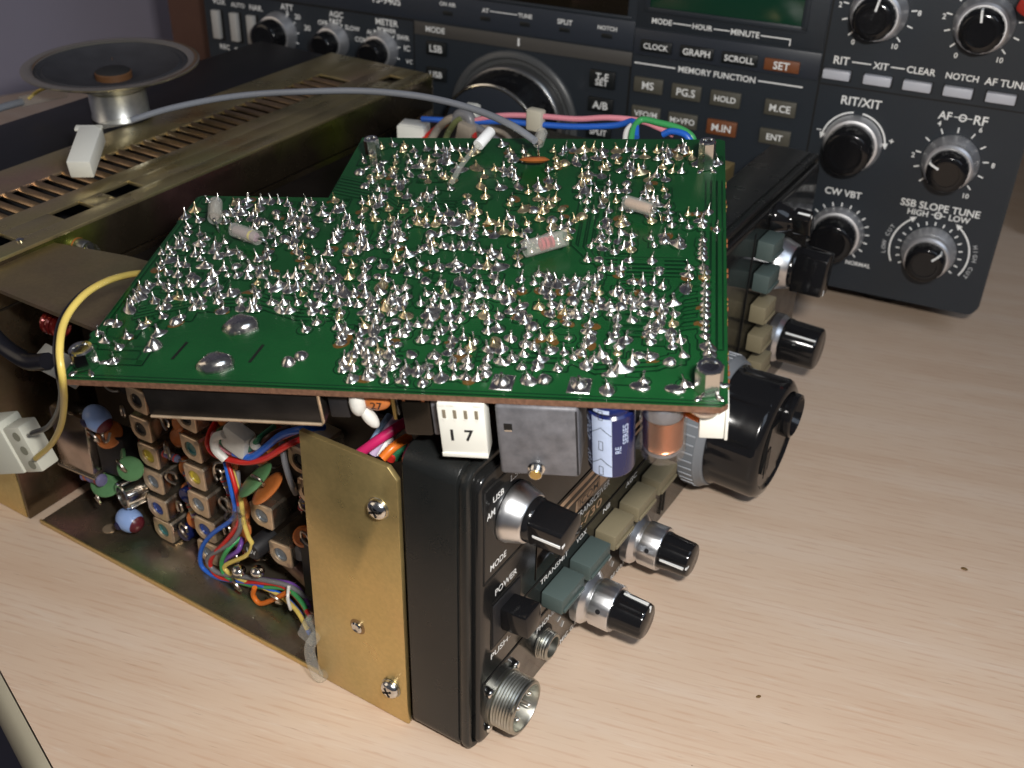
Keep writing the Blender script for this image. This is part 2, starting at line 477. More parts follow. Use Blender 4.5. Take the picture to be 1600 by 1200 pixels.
def flush_text():
    tmp = []
    for t in TEXTS:
        cu = bpy.data.curves.new('lettering_src', 'FONT')
        cu.body = t[1]; cu.size = 1.0; cu.align_x = 'CENTER'; cu.align_y = 'CENTER'
        cu.offset = t[6]; cu.shear = t[9]; cu.resolution_u = 3
        ob = bpy.data.objects.new('lettering_src', cu)
        COL.objects.link(ob)
        tmp.append(ob)
    dg = bpy.context.evaluated_depsgraph_get()
    dg.update()
    for ob, (parent, s, M, width, height, m, bold, name, depth, shear) in zip(tmp, TEXTS):
        me = bpy.data.meshes.new_from_object(ob.evaluated_get(dg))
        xs = [p.co.x for p in me.vertices]; ys = [p.co.y for p in me.vertices]
        if not xs: continue
        cx, cy = (min(xs)+max(xs))/2, (min(ys)+max(ys))/2
        wx, wy = max(xs)-min(xs), max(ys)-min(ys)
        kx = width/wx if width else height/wy
        ky = height/wy if height else kx
        for p in me.vertices:
            p.co = Vector(((p.co.x-cx)*kx*S, (p.co.y-cy)*ky*S, depth*S))
        me.materials.clear(); me.materials.append(m)
        put(name, me, parent, M)
    for ob in tmp:
        cu = ob.data
        bpy.data.objects.remove(ob); bpy.data.curves.remove(cu)

# ================================================================== THE SETTING
ed = Vector((41, -14, 0)).normalized()
ep = Vector((-131, -48, 0))
def edge(t): return ep+ed*t
poly = [edge(-1500), edge(900), Vector((1300, 1500, 0)), Vector((-1300, 1500, 0))]
b = MB().prism([(p.x, p.y) for p in poly], -22, 0)
table = tag(b.obj('table', M_TABLE), None, None, kind='structure')
on = Vector((-ed.y, ed.x, 0)) * -1
if on.y > 0: on = -on
prof = []
for i in range(9):
    a = PI/2-PI*i/8
    prof.append((on*(.4+5*math.cos(a)), 11*math.sin(a)-11.4+.3))
b = MB(); v = []; f = []
for t in (-1500, 900):
    for o_, z in prof:
        q = edge(t)+o_
        v.append((q.x, q.y, z))
n_ = len(prof)
f = [(i, i+1, n_+i+1, n_+i) for i in range(n_-1)]
b.add(v, f)
b.obj('edge_band', M_EDGE, table)
b = MB().box(-2600, 2600, -2600, 2600, -760, -740)
tag(b.obj('floor', M_FLOOR), None, None, kind='structure')
wd = Vector((24, 61, 0)).normalized()
b = MB()
p0 = Vector((-565, 273, 0)) - wd*1400; p1 = Vector((-565, 273, 0)) + wd*1500
nn = Vector((-wd.y, wd.x, 0))*60
b.prism([(p0.x, p0.y), (p1.x, p1.y), (p1.x+nn.x, p1.y+nn.y), (p0.x+nn.x, p0.y+nn.y)], -740, 1700)
tag(b.obj('wall', M_WALL), None, None, kind='structure')

# small specks and scratches lying on the table
spk = mat('resin_crumb', (.16, .09, .03), .5)
for i, (x, y, r, lab) in enumerate(((94.4, 149.0, .75, 'brown resin crumb lying on bare wood below the far knobs'),
                                    (57.0, 61.5, .55, 'olive solder crumb lying on bare wood nearest the lower edge'))):
    tag(MB().ball((0, 0, 0), r, sx=1.5, sz=.45, u=8, vv=6).obj('crumb', spk, None, T(x, y, r*.4) @ Rz(i)), lab, 'crumb')

# ================================================================== NEAR TRANSCEIVER
ic = thing('opened_transceiver', 'opened black and gold transceiver standing on the pale wooden table', 'radio')

def rrect(y0, y1, z0, z1, r, n=5):
    out = []
    for cy, cz, a0 in ((y1-r, z0+r, -PI/2), (y1-r, z1-r, 0), (y0+r, z1-r, PI/2), (y0+r, z0+r, PI)):
        for i in range(n+1):
            a = a0+PI/2*i/n
            out.append((cy+r*math.cos(a), cz+r*math.sin(a)))
    return out

def loft(rings):
    """rings: (x, inset) around the face of the radio"""
    b = MB(); v = []; f = []
    n = None
    for x, ins in rings:
        pts = rrect(ins, 241-ins, ins, 94-ins, max(1.0, 4.6-ins))
        n = len(pts)
        v += [(x, y, z) for y, z in pts]
    for i in range(len(rings)-1):
        for k in range(n):
            k2 = (k+1) % n
            f.append((i*n+k, i*n+k2, (i+1)*n+k2, (i+1)*n+k))
    f.append(tuple(range(n))[::-1])
    b.add(v, f)
    return b
loft([(-20, .9), (-19.1, 0), (-4.6, 0), (-4.3, .15), (-4.1, .6), (-3.5, .6), (-3.3, .15), (-3.0, 0), (-1.9, 0), (-1.5, .12), (-1.2, .5), (-1.1, 1.2), (-1.3, 1.9), (-2.2, 2.5), (-2.2, 4.2), (-2.6, 5.0)]).obj('bezel', M_BEZEL, ic, angle=28)
b = MB(); pts = rrect(2.6, 238.4, .4, 91.4, 3)
b.prism(pts, -2.2, -1.0, AX)
# the panel face stands just behind the front ring
PX = 0.25
def plate_loft(x0, x1, rim):
    b = MB(); v = []; f = []
    rings = [(x0, 0), (x1-rim, 0), (x1-rim*.3, rim*.3), (x1, rim)]
    for x, ins in rings:
        pts = rrect(3.0+ins, 238-ins, 1.0+ins, 91-ins, 3.5)
        v += [(x, y, z) for y, z in pts]
    n = len(pts)
    for i in range(3):
        for k in range(n): f.append((i*n+k, i*n+(k+1) % n, (i+1)*n+(k+1) % n, (i+1)*n+k))
    f.append(tuple(3*n+k for k in range(n)))
    return b.add(v, f)
front = plate_loft(-2.8, PX, .7).obj('front_panel', M_PANEL, ic, angle=60)
def strip(y0, z0, y1, z1, w_=.7, m=M_GROOVE, h=.12, name='panel_groove'):
    d = Vector((y1-y0, z1-z0)); L_ = d.length; a = math.atan2(d.y, d.x)
    MB().box(-L_/2, L_/2, -w_/2, w_/2, 0, h).obj(name, m, front, T(PX+.01, (y0+y1)/2, (z0+z1)/2) @ AX @ Rz(a))
for q in ((4.9, 58.4, 25.5, 58.4), (4.9, 58.4, 4.9, 86.9), (4.9, 86.9, 25.5, 86.9), (4.6, 23.6, 112, 23.6), (8.6, 33.5, 22, 33.5), (22, 33.5, 22, 49), (8.6, 33.5, 8.6, 49), (8.6, 49, 22, 49),
          (115, 4, 115, 88), (117.5, 4, 117.5, 88), (173, 8, 173, 86), (24.5, 38.6, 112, 38.6)):
    strip(*q, w_=.7)
# smoked name window
MB().box(-40, 40, -9.6, 9.6, 0, .25, .1).obj('name_window', M_GLASS, front, T(PX+.01, 70, 49.8) @ AX)
for z, h in ((57.6, 1.6), (54.6, 1.1)):
    MB().box(-38, 38, -h/2, h/2, 0, .05).obj('bronze_stripe', M_BROWNINK, front, T(PX+.28, 70, z) @ AX)
MB().box(-7.6, 25, -1.95, 1.95, 0, .05).obj('maker_plate', M_BROWNINK, front, T(PX+.28, 58.2, 51.2) @ AX)
fx = PX+.02
def pan(s, y, z, wd_=None, h=None, m=M_INK, bold=.011, x=fx, **k):
    letter(front, s, T(x, y, z) @ AX, wd_, h, m, bold, **k)
for s, y, z, wd_, h in (('AM', 7.7, 78.6, 3.5, 2.0), ('USB', 10.9, 82.2, 4.7, 1.9), ('LSB', 18.9, 83.6, 5.4, 1.9), ('MODE', 11.3, 61.6, 7.2, 2.0), ('POWER', 15.2, 51.8, 10.2, 2.1),
                        ('PUSH-', 13.2, 30.6, 9.4, 2.0), ('PHONES', 37.8, 19.6, 11.4, 2.1), ('MIC GAIN', 53.0, 2.7, 12.8, 1.8), ('TRANSMIT', 40.6, 36.9, 15.2, 1.9),
                        ('VOX', 56.0, 37.0, 6.0, 1.9), ('NB', 71.4, 36.9, 4.5, 1.9), ('AGC', 87.6, 36.8, 7.4, 1.9), ('RF GAIN', 84.5, 2.7, 11, 1.8)):
    pan(s, y, z, wd_, h)
pan('ICOM', 58.2, 51.2, 11.0, 2.4, M_BLACKINK, .012, x=PX+.34)
pan('TRANSCEIVER', 61.4, 46.9, 20, 2.3, M_GREYINK, .008, x=PX+.27)
pan('IC-730', 57.0, 42.9, 20, 3.0, M_BROWNINK, .012, x=PX+.27)
def frame_rect(y0, y1, z0, z1, m, x):
    for a in ((y0, z0, y1, z0), (y0, z1, y1, z1), (y0, z0, y0, z1), (y1, z0, y1, z1)):
        d = Vector((a[2]-a[0], a[3]-a[1])); L_ = d.length
        MB().box(-L_/2-.12, L_/2+.12, -.12, .12, 0, .03).obj('plate_line', m, front, T(x, (a[0]+a[2])/2, (a[1]+a[3])/2) @ AX @ Rz(math.atan2(d.y, d.x)))
frame_rect(51.9, 64.4, 49.6, 52.8, M_BLACKINK, PX+.34)

# ---- knobs
def ribbed(r, n, depth):
    return lambda a, i: 1-depth*max(0, math.cos(a*n))**6
def knob_dual(y, z, name, rb=8.2, ang=.9, ticks=True):
    K = put(name, MB().lathe([(rb*.99, 0), (rb, .4), (rb, 2.4), (rb-.35, 2.8), (rb-1.6, 4.0), (rb-1.7, 4.6), (rb-1.1, 5.2), (rb-1.05, 11.0), (rb-1.3, 11.5), (rb-2.2, 11.5)], 72,
            None, lambda a, i: 1-(.018 if i in (6, 7, 8) else 0)*(math.cos(a*14) > .8)).mesh(name, M_ALU, 30), ic, T(2.4, y, z) @ AX)
    MB().lathe([(rb-2.2, 11.2), (rb-2.2, 12.4), (rb-2.45, 13.2), (rb-2.75, 20.2), (rb-3.0, 20.9), (rb-3.6, 21.2), (0, 21.25)], 72, None,
               lambda a, i: 1-(.05*max(0, math.cos(a*6))**8 if i in (2, 3, 4) else 0)).obj('knob_cap', M_BLACK, K)
    MB().box(-.32, .32, rb-2.75, rb-2.05, 12.6, 20.4).obj('pointer_line', M_INK, K, Rz(ang))
    MB().box(-.32, .32, rb-4.6, rb-2.7, 20.9, 21.35).obj('pointer_tip', M_INK, K, Rz(ang))
    MB().lathe([(.75, 0), (.75, .15)], 14).obj('grub_screw_hole', M_MATTE, K, Rz(2.75) @ T(rb-1.12, 0, 8.3) @ Ry(PI/2))
    if ticks:
        for i in range(11):
            a = math.radians(-135+27*i)+PI/2
            MB().box(-.18, .18, rb+1.2, rb+3.0, 0, .04).obj('dial_tick', M_INK, front, T(PX+.02, y, z) @ AX @ Rz(a-PI/2))
    return K
knob_dual(55.1, 16.4, 'dual_knob', ang=-.2)
knob_dual(87.0, 15.6, 'dual_knob', ang=1.45)

def knob_simple(y, z, name, rb, rc, L_, ang, n=5):
    K = put(name, MB().lathe([(rb, 0), (rb, 3.0), (rb-.5, 3.6), (rb-1.3, 5.4), (rb-1.5, 5.6)], 48).mesh(name, M_ALU, 30), ic, T(PX+.2, y, z) @ AX)
    MB().lathe([(rc, 5.0), (rc, 6.2), (rc-.3, 7), (rc-.5, L_-1), (rc-.9, L_-.3), (rc-1.6, L_), (0, L_)], 72, None, lambda a, i: 1-(.045*max(0, math.cos(a*n))**8 if i in (2, 3) else 0)).obj('knob_cap', M_BLACK, K)
    MB().box(-.35, .35, rc-.6, rc+.05, 6.6, L_-.6).obj('pointer_line', M_INK, K, Rz(ang))
    return K
knob_simple(212.5, 27, 'volume_knob', 9.6, 8.8, 19, .75, 8)

def knob_bar(y, z, name, rb, L_, ang, wid=4.2, lng=8.6, mb=None):
    K = put(name, MB().lathe([(rb, 0), (rb, 1.0), (rb-.3, 1.6), (rb-1.4, 5.2), (rb-1.8, 5.6)], 56).mesh(name, mb or M_ALU, 30), ic, T(PX+.2, y, z) @ AX)
    b = MB(); b.lathe([(rb-2.0, 4.8), (rb-2.1, 6.4), (rb-2.6, 7.2), (rb-4, 7.4)], 40)
    pl = [(-wid, -lng*.75), (-wid*.6, -lng*1.05), (wid*.6, -lng*1.05), (wid, -lng*.75), (wid, lng*.86), (wid*.86, lng), (-wid*.86, lng), (-wid, lng*.86)]
    bb = bmesh.new()
    vs = [bb.verts.new((x, y_, 6.8)) for x, y_ in pl]; vt = [bb.verts.new((x*.93, y_*.95, L_)) for x, y_ in pl]
    bb.faces.new(vs[::-1]); bb.faces.new(vt)
    for i in range(8): bb.faces.new((vs[i], vs[(i+1) % 8], vt[(i+1) % 8], vt[i]))
    bmesh.ops.bevel(bb, geom=[e for e in bb.edges], offset=.5, segments=2, profile=.5, affect='EDGES')
    b.bm(bb)
    b.obj('bar_grip', M_BLACK, K, Rz(ang), 30)
    MB().box(-.4, .4, lng*.955, lng*1.0+.06, 8.2, L_-.5).obj('pointer_line', M_INK, K, Rz(ang))
    MB().box(-.4, .4, lng*.70, lng*.96, L_-.06, L_+.06).obj('pointer_tip', M_INK, K, Rz(ang))
    return K
knob_bar(17.4, 73.2, 'mode_knob', 7.9, 16.2, 1.75, 4.1, 4.8)
knob_bar(205.0, 62.0, 'band_knob', 9.8, 18.4, 2.95, 5.0, 8.2)
knob_bar(191.0, 86.0, 'tuner_knob', 5.6, 13.0, .5, 2.6, 4.8, M_BLACK)

# main tuning dial
dl = put('tuning_dial', MB().lathe([(21.5, 0), (23.6, .4), (23.6, 6.0), (23.0, 6.6), (22.4, 8.2), (21.9, 8.6)], 120, None).mesh('tuning_dial', mat('grey_dial_skirt', (.19, .205, .225), .38), 30), ic, T(1.8, 142.5, 29.5) @ AX)
b = MB()
for k in range(44):
    a = 2*PI*k/44
    MBx = Rz(a) @ T(23.6, 0, 0)
    b.box(-.06, .3, -.3, .3, .8, 5.6, .12, MBx)
tag(b.obj('skirt_ticks', mat('dial_tick_grey', (.34, .36, .39), .4), dl), None, None, kind='stuff')
drum = MB().lathe([(21.3, 8.2), (21.3, 9.6), (20.6, 10.6), (21.0, 23.6), (20.6, 24.8), (19.2, 26.0), (17.4, 26.4), (16.6, 25.6), (0, 25.4)], 96, None,
                  lambda a, i: 1-(.028*max(0, math.cos(a*9))**10 if i in (2, 3) else 0)).obj('dial_drum', M_BLACK, dl)
MB().lathe([(7.4, 24.4), (7.8, 26.8), (7.6, 28.6), (6.8, 29.0), (6.2, 28.0), (5.2, 26.2), (0, 25.7)], 40).obj('finger_cup', M_BLACK, dl, T(9.0, 5.5, 0))
MB().prism([(-13, -6), (-3, -13.5), (3, -13), (-1, 9), (-9, 10)], 25.4, 26.4).obj('dial_inlay', M_PANEL, dl, angle=20)
for i in range(3):
    MB().box(-.3, .3, -9+i, 2, 26.4, 26.7).obj('inlay_rib', M_BLACK, dl, T(-10.6+i*1.5, 0, 0))

# push buttons
def button(y, z, m, L_=12.6, h=5.4, d=6.8):
    bt = MB().box(-L_/2, L_/2, -h/2, h/2, 0, d, .5).obj('push_button', m, ic, T(PX, y, z) @ AX)
    MB().box(-L_/2+.7, L_/2-.7, -h/2+.5, -h/2+1.7, d-.05, d+.55, .2).obj('button_ledge', m, bt)
for y, m in ((40.0, M_GREENPLASTIC), (55.7, M_GREENPLASTIC), (70.9, M_TAN), (86.3, M_TAN), (101.6, M_TAN)):
    button(y, 30.6, m)
for y, z, m in ((181, 79.2, M_GREENPLASTIC), (182, 66.4, M_GREENPLASTIC), (184, 53.0, M_TAN), (186, 40.0, M_TAN), (190.0, 27.0, M_TAN)):
    button(y, z, m, 11.0, 7.0, 6.0)

# power rocker
pw = MB().box(-6.4, 6.4, -7.0, 7.0, 0, .5, .2).obj('power_switch', M_MATTE, ic, T(PX, 15.2, 41.3) @ AX)
MB().box(-3.6, 3.6, -3.6, 3.6, .3, 8.6, .7).obj('rocker', M_BLACK, pw, T(.2, .3, 0) @ Rx(-.10))

# phones jack
ph = MB().lathe([(4.6, 0), (4.6, .5), (4.3, .7), (4.3, 1.0), (4.05, 1.2), (4.3, 1.6), (4.05, 2.0), (4.3, 2.4), (4.05, 2.8), (4.2, 3.2), (3.8, 3.6), (3.2, 3.6), (3.1, .4)], 40).obj('phones_jack', M_ZINC, ic, T(PX, 35.6, 12.4) @ AX)
MB().lathe([(3.35, .4), (3.35, .5)], 24).obj('jack_hole', M_MATTE, ph)
MB().lathe([(5.0, 0), (5.0, .1)], 24).obj('jack_recess', M_GROOVE, ph, T(.5, .5, 0))

# microphone connector
pr_ = [(8.9, 0), (8.9, 1.2), (8.1, 1.3)]
for i in range(7):
    pr_ += [(8.5, 1.6+i*.92), (8.15, 2.05+i*.92)]
pr_ += [(8.3, 8.2), (7.9, 8.6), (7.3, 8.6), (7.1, 8.2), (7.0, 1.0)]
mc = MB().lathe(pr_, 56).obj('microphone_socket', M_ZINC, ic, T(PX, 14.0, 11.0) @ AX @ Matrix.Diagonal((.93, .93, .93, 1)))
MB().lathe([(7.05, 1.0), (7.05, 3.4)], 32).obj('socket_insert', mat('grey_insert', (.18, .19, .185), .6), mc)
for x, y in ((-3.2, -2.4), (3.2, -2.4), (-3.2, 2.4), (3.2, 2.4)):
    MB().lathe([(.8, 3.2), (.8, 7.6), (.5, 8.1), (0, 8.2)], 12).obj('contact_pin', M_CHROME, mc, T(x, y, 0))
for a in (.7, 2.3, 3.9, 5.4):
    MB().ball((0, 0, 0), 1.5, sz=.6, u=12, vv=8).obj('flange_screw', M_CHROME, mc, T(9.6*math.cos(a), 9.6*math.sin(a), .5))

# ---- side plate with its screws
pl = [(-52.5, .3), (-20.6, .3), (-20.6, 84.6), (-23.2, 87.6), (-50.2, 87.6)]
SP = Matrix(((1, 0, 0, 0), (0, 0, 1, 0), (0, 1, 0, 0), (0, 0, 0, 1)))
bb = bmesh.new()
v0 = [bb.verts.new((x, -.4, z)) for x, z in pl]; v1 = [bb.verts.new((x, 1.2, z)) for x, z in pl]
bb.faces.new(v0[::-1]); bb.faces.new(v1)
for i in range(5): bb.faces.new((v0[i], v0[(i+1) % 5], v1[(i+1) % 5], v1[i]))
bmesh.ops.recalc_face_normals(bb, faces=bb.faces)
bmesh.ops.bevel(bb, geom=bb.edges[:], offset=.3, segments=2, profile=.5, affect='EDGES')
MB().bm(bb).obj('side_plate', M_GOLD, ic, angle=30)
def screw(parent, M, r=2.9, name='cross_head_screw'):
    s_ = MB().lathe([(r, 0), (r, .5), (r*.93, 1.2), (r*.72, 1.8), (r*.4, 2.1), (0, 2.15)], 30).obj(name, M_CHROME, parent, M)
    for a in (0.5, 0.5+PI/2):
        MB().box(-r*.52, r*.52, -.3, .3, 1.75, 2.22).obj('screw_slot', M_GROOVE, s_, Rz(a))
    MB().lathe([(r*1.06, -.05), (r*1.06, .15)], 24).obj('screw_washer', M_ZINC, s_)
    return s_
SIDE = Rx(PI/2)          # local z -> -y
screw(ic, T(-26.4, -.5, 74.2) @ SIDE)
screw(ic, T(-25.8, -.5, 11.8) @ SIDE)
MB().lathe([(1.75, 0), (1.75, .5), (1.3, .8), (.7, .55), (0, .5)], 20).obj('grub_screw', M_CHROME, ic, T(-36.2, -.5, 29.0) @ SIDE)
MB().lathe([(2.5, 0), (2.4, .12)], 24).obj('grub_screw_boss', mat('copper_stain', (.34, .22, .10), .4, .8), ic, T(-36.2, -.42, 29.0) @ SIDE)

# ---- chassis tray, rear box, louvred top
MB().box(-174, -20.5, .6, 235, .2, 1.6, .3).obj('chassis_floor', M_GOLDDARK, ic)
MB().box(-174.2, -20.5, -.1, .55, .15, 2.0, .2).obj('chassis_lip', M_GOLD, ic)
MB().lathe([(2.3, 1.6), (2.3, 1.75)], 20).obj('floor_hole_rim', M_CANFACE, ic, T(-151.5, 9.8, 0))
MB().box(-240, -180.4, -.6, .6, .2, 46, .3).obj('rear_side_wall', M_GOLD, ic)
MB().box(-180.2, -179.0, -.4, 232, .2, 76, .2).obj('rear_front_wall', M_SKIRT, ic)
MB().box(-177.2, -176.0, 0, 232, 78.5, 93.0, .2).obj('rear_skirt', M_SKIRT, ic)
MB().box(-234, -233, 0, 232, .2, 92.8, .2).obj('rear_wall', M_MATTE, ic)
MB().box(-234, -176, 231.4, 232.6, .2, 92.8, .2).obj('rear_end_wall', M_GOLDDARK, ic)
# top plate: rear strip, front strips with two openings, slats between
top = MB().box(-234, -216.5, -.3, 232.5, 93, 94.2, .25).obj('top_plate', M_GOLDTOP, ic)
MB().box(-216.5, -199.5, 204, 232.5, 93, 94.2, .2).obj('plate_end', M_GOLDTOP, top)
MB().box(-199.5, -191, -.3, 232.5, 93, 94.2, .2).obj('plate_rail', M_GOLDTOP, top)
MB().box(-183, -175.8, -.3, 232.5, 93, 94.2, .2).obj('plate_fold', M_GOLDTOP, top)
holes = [(12, 22), (40, 52), (61, 73), (212, 221)]
prev = -.3
for a, b2 in holes+[(232.5, None)]:
    MB().box(-191, -183, prev, a, 93, 94.2, .15).obj('plate_web', M_GOLDTOP, top)
    prev = b2
n_sl = 34
for i in range(n_sl):
    y = 1+i*6.0
    MB().box(-217, -199, -1.25, 1.25, -.8, .8, .5).obj('slat', M_SLAT, top, T(0, y, 93.2) @ Rx(.55))
MB().box(-232, -200, 2, 230, 60, 61).obj('inner_baffle', M_MATTE, ic)
MB().box(-199, -180.5, 2, 230, 70, 71).obj('inner_baffle', M_MATTE, ic)
MB().lathe([(1.2, 0), (1.2, .5), (.6, .9), (0, 1)], 14).obj('plate_screw', M_CHROME, top, T(-181, 22, 94.2))
MB().prism([(-176, 1), (-118, 1), (-118, 40), (-150, 36.4), (-176, 30)], 90.6, 91.8).obj('corner_tab', M_TAB, ic)
lamp = MB().lathe([(2.6, 0), (2.6, 5), (2.3, 5.4)], 20).obj('pilot_lamp', M_ZINC, ic, T(-176, 37.5, 88) @ Ry(PI/2))
MB().ball((0, 0, 7.2), 2.5, sz=1.2).obj('lamp_bulb', M_TUBE, lamp)
MB().lathe([(2.66, .6), (2.66, 1.2)], 20).obj('lamp_band', M_ORANGE, lamp)
# heat sink behind
hs = MB().box(-276, -234.6, 2, 230, 86, 93.4, .5).obj('heat_sink', M_HEAT, ic)
for i in range(9):
    MB().box(-275.5, -235, -1, 1, 4, 86.2).obj('fin', M_HEAT, hs, T(0, 8+i*26.5, 0))
# dark box added to block light and view in the middle of the chassis
MB().box(-176, -24, 36, 234, 1.7, 76, .6).obj('light_block_box', mat('dark_light_block', (.035, .028, .024), .45, .6, var=.3, vscale=40), ic)
MB().box(-140, -30, 120, 226, 76, 84, .6).obj('light_block_lid', M_GOLDDARK, ic)
MB().box(-42, -29, 196, 226, 60, 88, .5).obj('corner_bracket', M_GOLD, ic)
for i, x in enumerate((-150, -95, -58)):
    MB().lathe([(1.4, 84.0 if x > -140 else 76), (1.4, 85 if x > -140 else 77)], 12).obj('light_block_screw', M_CHROME, ic, T(x, 150+i*20, 0))

# ---- upright coil board with its cans, facing the side
MB().box(-172, -24, 30, 31.6, 2, 74).obj('coil_board', mat('brown_board', (.035, .026, .018), .5), ic)
CORE = {'y': (.42, .33, .03), 'b': (.02, .05, .22), 't': (.03, .14, .14), 'g': (.13, .15, .17), 'k': (.012, .012, .012)}
CM = {k: mat('core_'+k, c, .3, var=.25, vscale=700) for k, c in CORE.items()}
ang = [i*2*PI/36 for i in range(36)]
def sq(a, h):
    c, s_ = math.cos(a), math.sin(a); k = h/max(abs(c), abs(s_)); k = min(k, h*1.30)
    if c < 0 and s_ < 0: k = min(k, h*1.06)
    return (c*k, s_*k)
def can_part(rings):
    b = MB(); v = []; f = []
    n = len(ang)
    for kind, h, y in rings:
        for a in ang:
            x, z = sq(a, h) if kind == 's' else (h*math.cos(a), h*math.sin(a))
            v.append((x, y, z))
    for r_ in range(len(rings)-1):
        for i in range(n):
            j = (i+1) % n
            f.append((r_*n+i, r_*n+j, (r_+1)*n+j, (r_+1)*n+i))
    return b.add(v, f)
can_body = can_part([('s', 4.15, 13.5), ('s', 4.2, .6), ('s', 4.1, .3)]).mesh('coil_can', M_CAN)
can_face = can_part([('s', 4.16, .45), ('s', 4.12, .0), ('s', 3.9, -.2), ('c', 2.55, -.2), ('c', 2.45, 1.2)]).mesh('can_face', M_CANFACE)
core_m = {k: MB().lathe([(2.44, 0), (2.44, .5), (1.8, .55), (1.6, .2), (0, .2)], 20).mesh('core', m) for k, m in CM.items()}
slot_m = MB().box(-2.0, 2.0, -.3, .3, .2, .5).mesh('core_slot', M_GROOVE)
cans = [(-131, 57.5, 'k'), (-131, 47.3, 'k'), (-131, 37.0, 'y'), (-131, 26.6, 'g'), (-131, 16.2, 'b'), (-131, 6.4, 't'),
        (-111, 58.6, 'k'), (-111, 47.6, 't'), (-111, 37.2, 'y'), (-111, 26.6, 'g'), (-111, 16.0, 'b'), (-111, 6.4, 'g'),
        (-84, 34.6, 'g'), (-78.4, 21.6, 'g'), (-66, 62, 'k'), (-64, 51.4, 'k'), (-62, 40.8, 'k'), (-131, 67.6, 'k'), (-111, 68.6, 'k')]
rc = random.Random(3)
for x, z, c in cans:
    M = T(x+rc.uniform(-.3, .3), 15.2+rc.uniform(-.5, .5), z) @ Rz(rc.uniform(-.05, .05)) @ Ry(rc.uniform(-.04, .04))
    o = put('coil_can', can_body, ic, M)
    put('can_face', can_face, o)
    cr_ = put('core', core_m[c], o, T(0, .75, 0) @ SIDE @ Rz(rc.uniform(0, 3)))
# lead loops and ceramic discs between the cans
loop_m = MB().tube([(0, 0, -3), (-1.4, 0, -1.5), (-1.7, 0, .6), (0, 0, 2), (1.7, 0, .6), (1.4, 0, -1.2)], .42, 7, 5).mesh('lead_loop', mat('tinned_lead', (.45, .40, .34), .3, 1))
disc_m = MB().lathe([(0, -1), (2.6, -.8), (3.3, 0), (2.6, .8), (0, 1)], 24).mesh('ceramic_disc', M_ORANGE)
for z in (53, 42.4, 32, 21.4, 11):
    for x in (-121.2, -99.5):
        put('lead_loop', loop_m, ic, T(x+rc.uniform(-1, 1), 15.5, z+rc.uniform(-1, 1)) @ Rz(rc.uniform(-.5, .5)) @ Ry(rc.uniform(-.8, .8)))
        if rc.random() < .75:
            put('ceramic_disc', disc_m, ic, T(x+rc.uniform(-.6, 1.4), 20.5, z+2+rc.uniform(-1, 1)) @ Rx(1.2) @ Ry(rc.uniform(-.4, .4)))
def disc(x, y, z, r, m, M=None, name='disc_capacitor', th=1.5):
    return MB().lathe([(0, -th*.55), (r*.6, -th*.5), (r*.93, -th*.3), (r, 0), (r*.93, th*.3), (r*.6, th*.5), (0, th*.55)], 30).obj(name, m, ic, T(x, y, z) @ (M or Matrix()))
disc(-79.5, 10.5, 52.6, 6.2, M_GREENCAP, Rz(-.5) @ Rx(.62) @ Ry(-.35))
disc(-76.2, 11.5, 50.4, 5.8, M_ORANGE, Rz(-.5) @ Rx(.62) @ Ry(-.30))
disc(-78.0, 18.5, 62, 4.6, M_ORANGE, Ry(1.2))
disc(-136.6, 12, 31.5, 4.2, M_GREENCAP, Rx(1.2) @ Ry(.6))
disc(-142.0, 14, 34.5, 4.0, M_GREENCAP, Rx(1.4) @ Ry(-.5))
disc(-151, 12.5, 20.0, 5.4, M_GREENCAP, Rx(.55) @ Ry(.3))
disc(-145, 13.0, 40.8, 4.6, M_ORANGE, Rx(.7) @ Ry(.2))
disc(-96, 18, 30, 4.2, M_ORANGE, Rx(1.3))
disc(-98, 19, 20, 4.0, M_ORANGE, Rx(1.2))
ll = MB().tube([(-2.2, 0, 0), (-.6, -1.2, 1.6), (1.8, -1, 1.0), (2.2, 0, -1.2), (0, 0, -2)], .45, 7, 5).mesh('lead_loop', MATS['tinned_lead'])
for x, y, z, a in ((-77.0, 9.2, 55.0, 0), (-137.5, 10, 34, .5), (-152, 9, 15.5, 1.2), (-148, 10, 41, .3), (-150.5, 10, 47.5, 1.8), (-141.5, 10, 43.8, 2.4), (-92, 9, 8, .6), (-76, 9, 11, .1)):
    put('lead_loop', ll, ic, T(x, y, z) @ Ry(a))
res_m = []
for cc in ((.30, .20, .12), (.12, .13, .22), (.26, .24, .18)):
    bb_ = MB().lathe([(0, -3.4), (1.0, -3.2), (1.3, -2.6), (1.1, -1.7), (1.1, 1.7), (1.3, 2.6), (1.0, 3.2), (0, 3.4)], 14)
    bb_.mi = 1
    for k, zz in enumerate((-2.4, -.9, .3, 2.3)):
        bb_.mi = 1+k % 3
        bb_.lathe([(1.34 if abs(zz) > 2 else 1.16, zz-.28), (1.34 if abs(zz) > 2 else 1.16, zz+.28)], 14)
    bb_.mi = 4
    bb_.tube([(0, 0, -3.2), (0, 0, -5), (0, 1.4, -5.6), (0, 4, -5.6)], .28, 6, 3); bb_.tube([(0, 0, 3.2), (0, 0, 5), (0, 1.4, 5.6), (0, 4, 5.6)], .28, 6, 3)
    res_m.append(bb_.mesh('resistor', [mat('resistor_%d' % int(cc[0]*100), cc, .4), mat('band_red', (.45, .03, .02), .4), mat('band_violet', (.12, .05, .20), .4), mat('band_gold', (.45, .30, .08), .35), MATS['tinned_lead']]))
tra_m = MB().lathe([(0, 0), (2.3, .1), (2.4, 1), (2.4, 4.6), (2.1, 5), (0, 5)], 18).mesh('transistor', M_MATTE)
elm = MB().lathe([(2.6, 0), (2.7, .3), (2.7, 6.6), (2.3, 7), (0, 7)], 20)
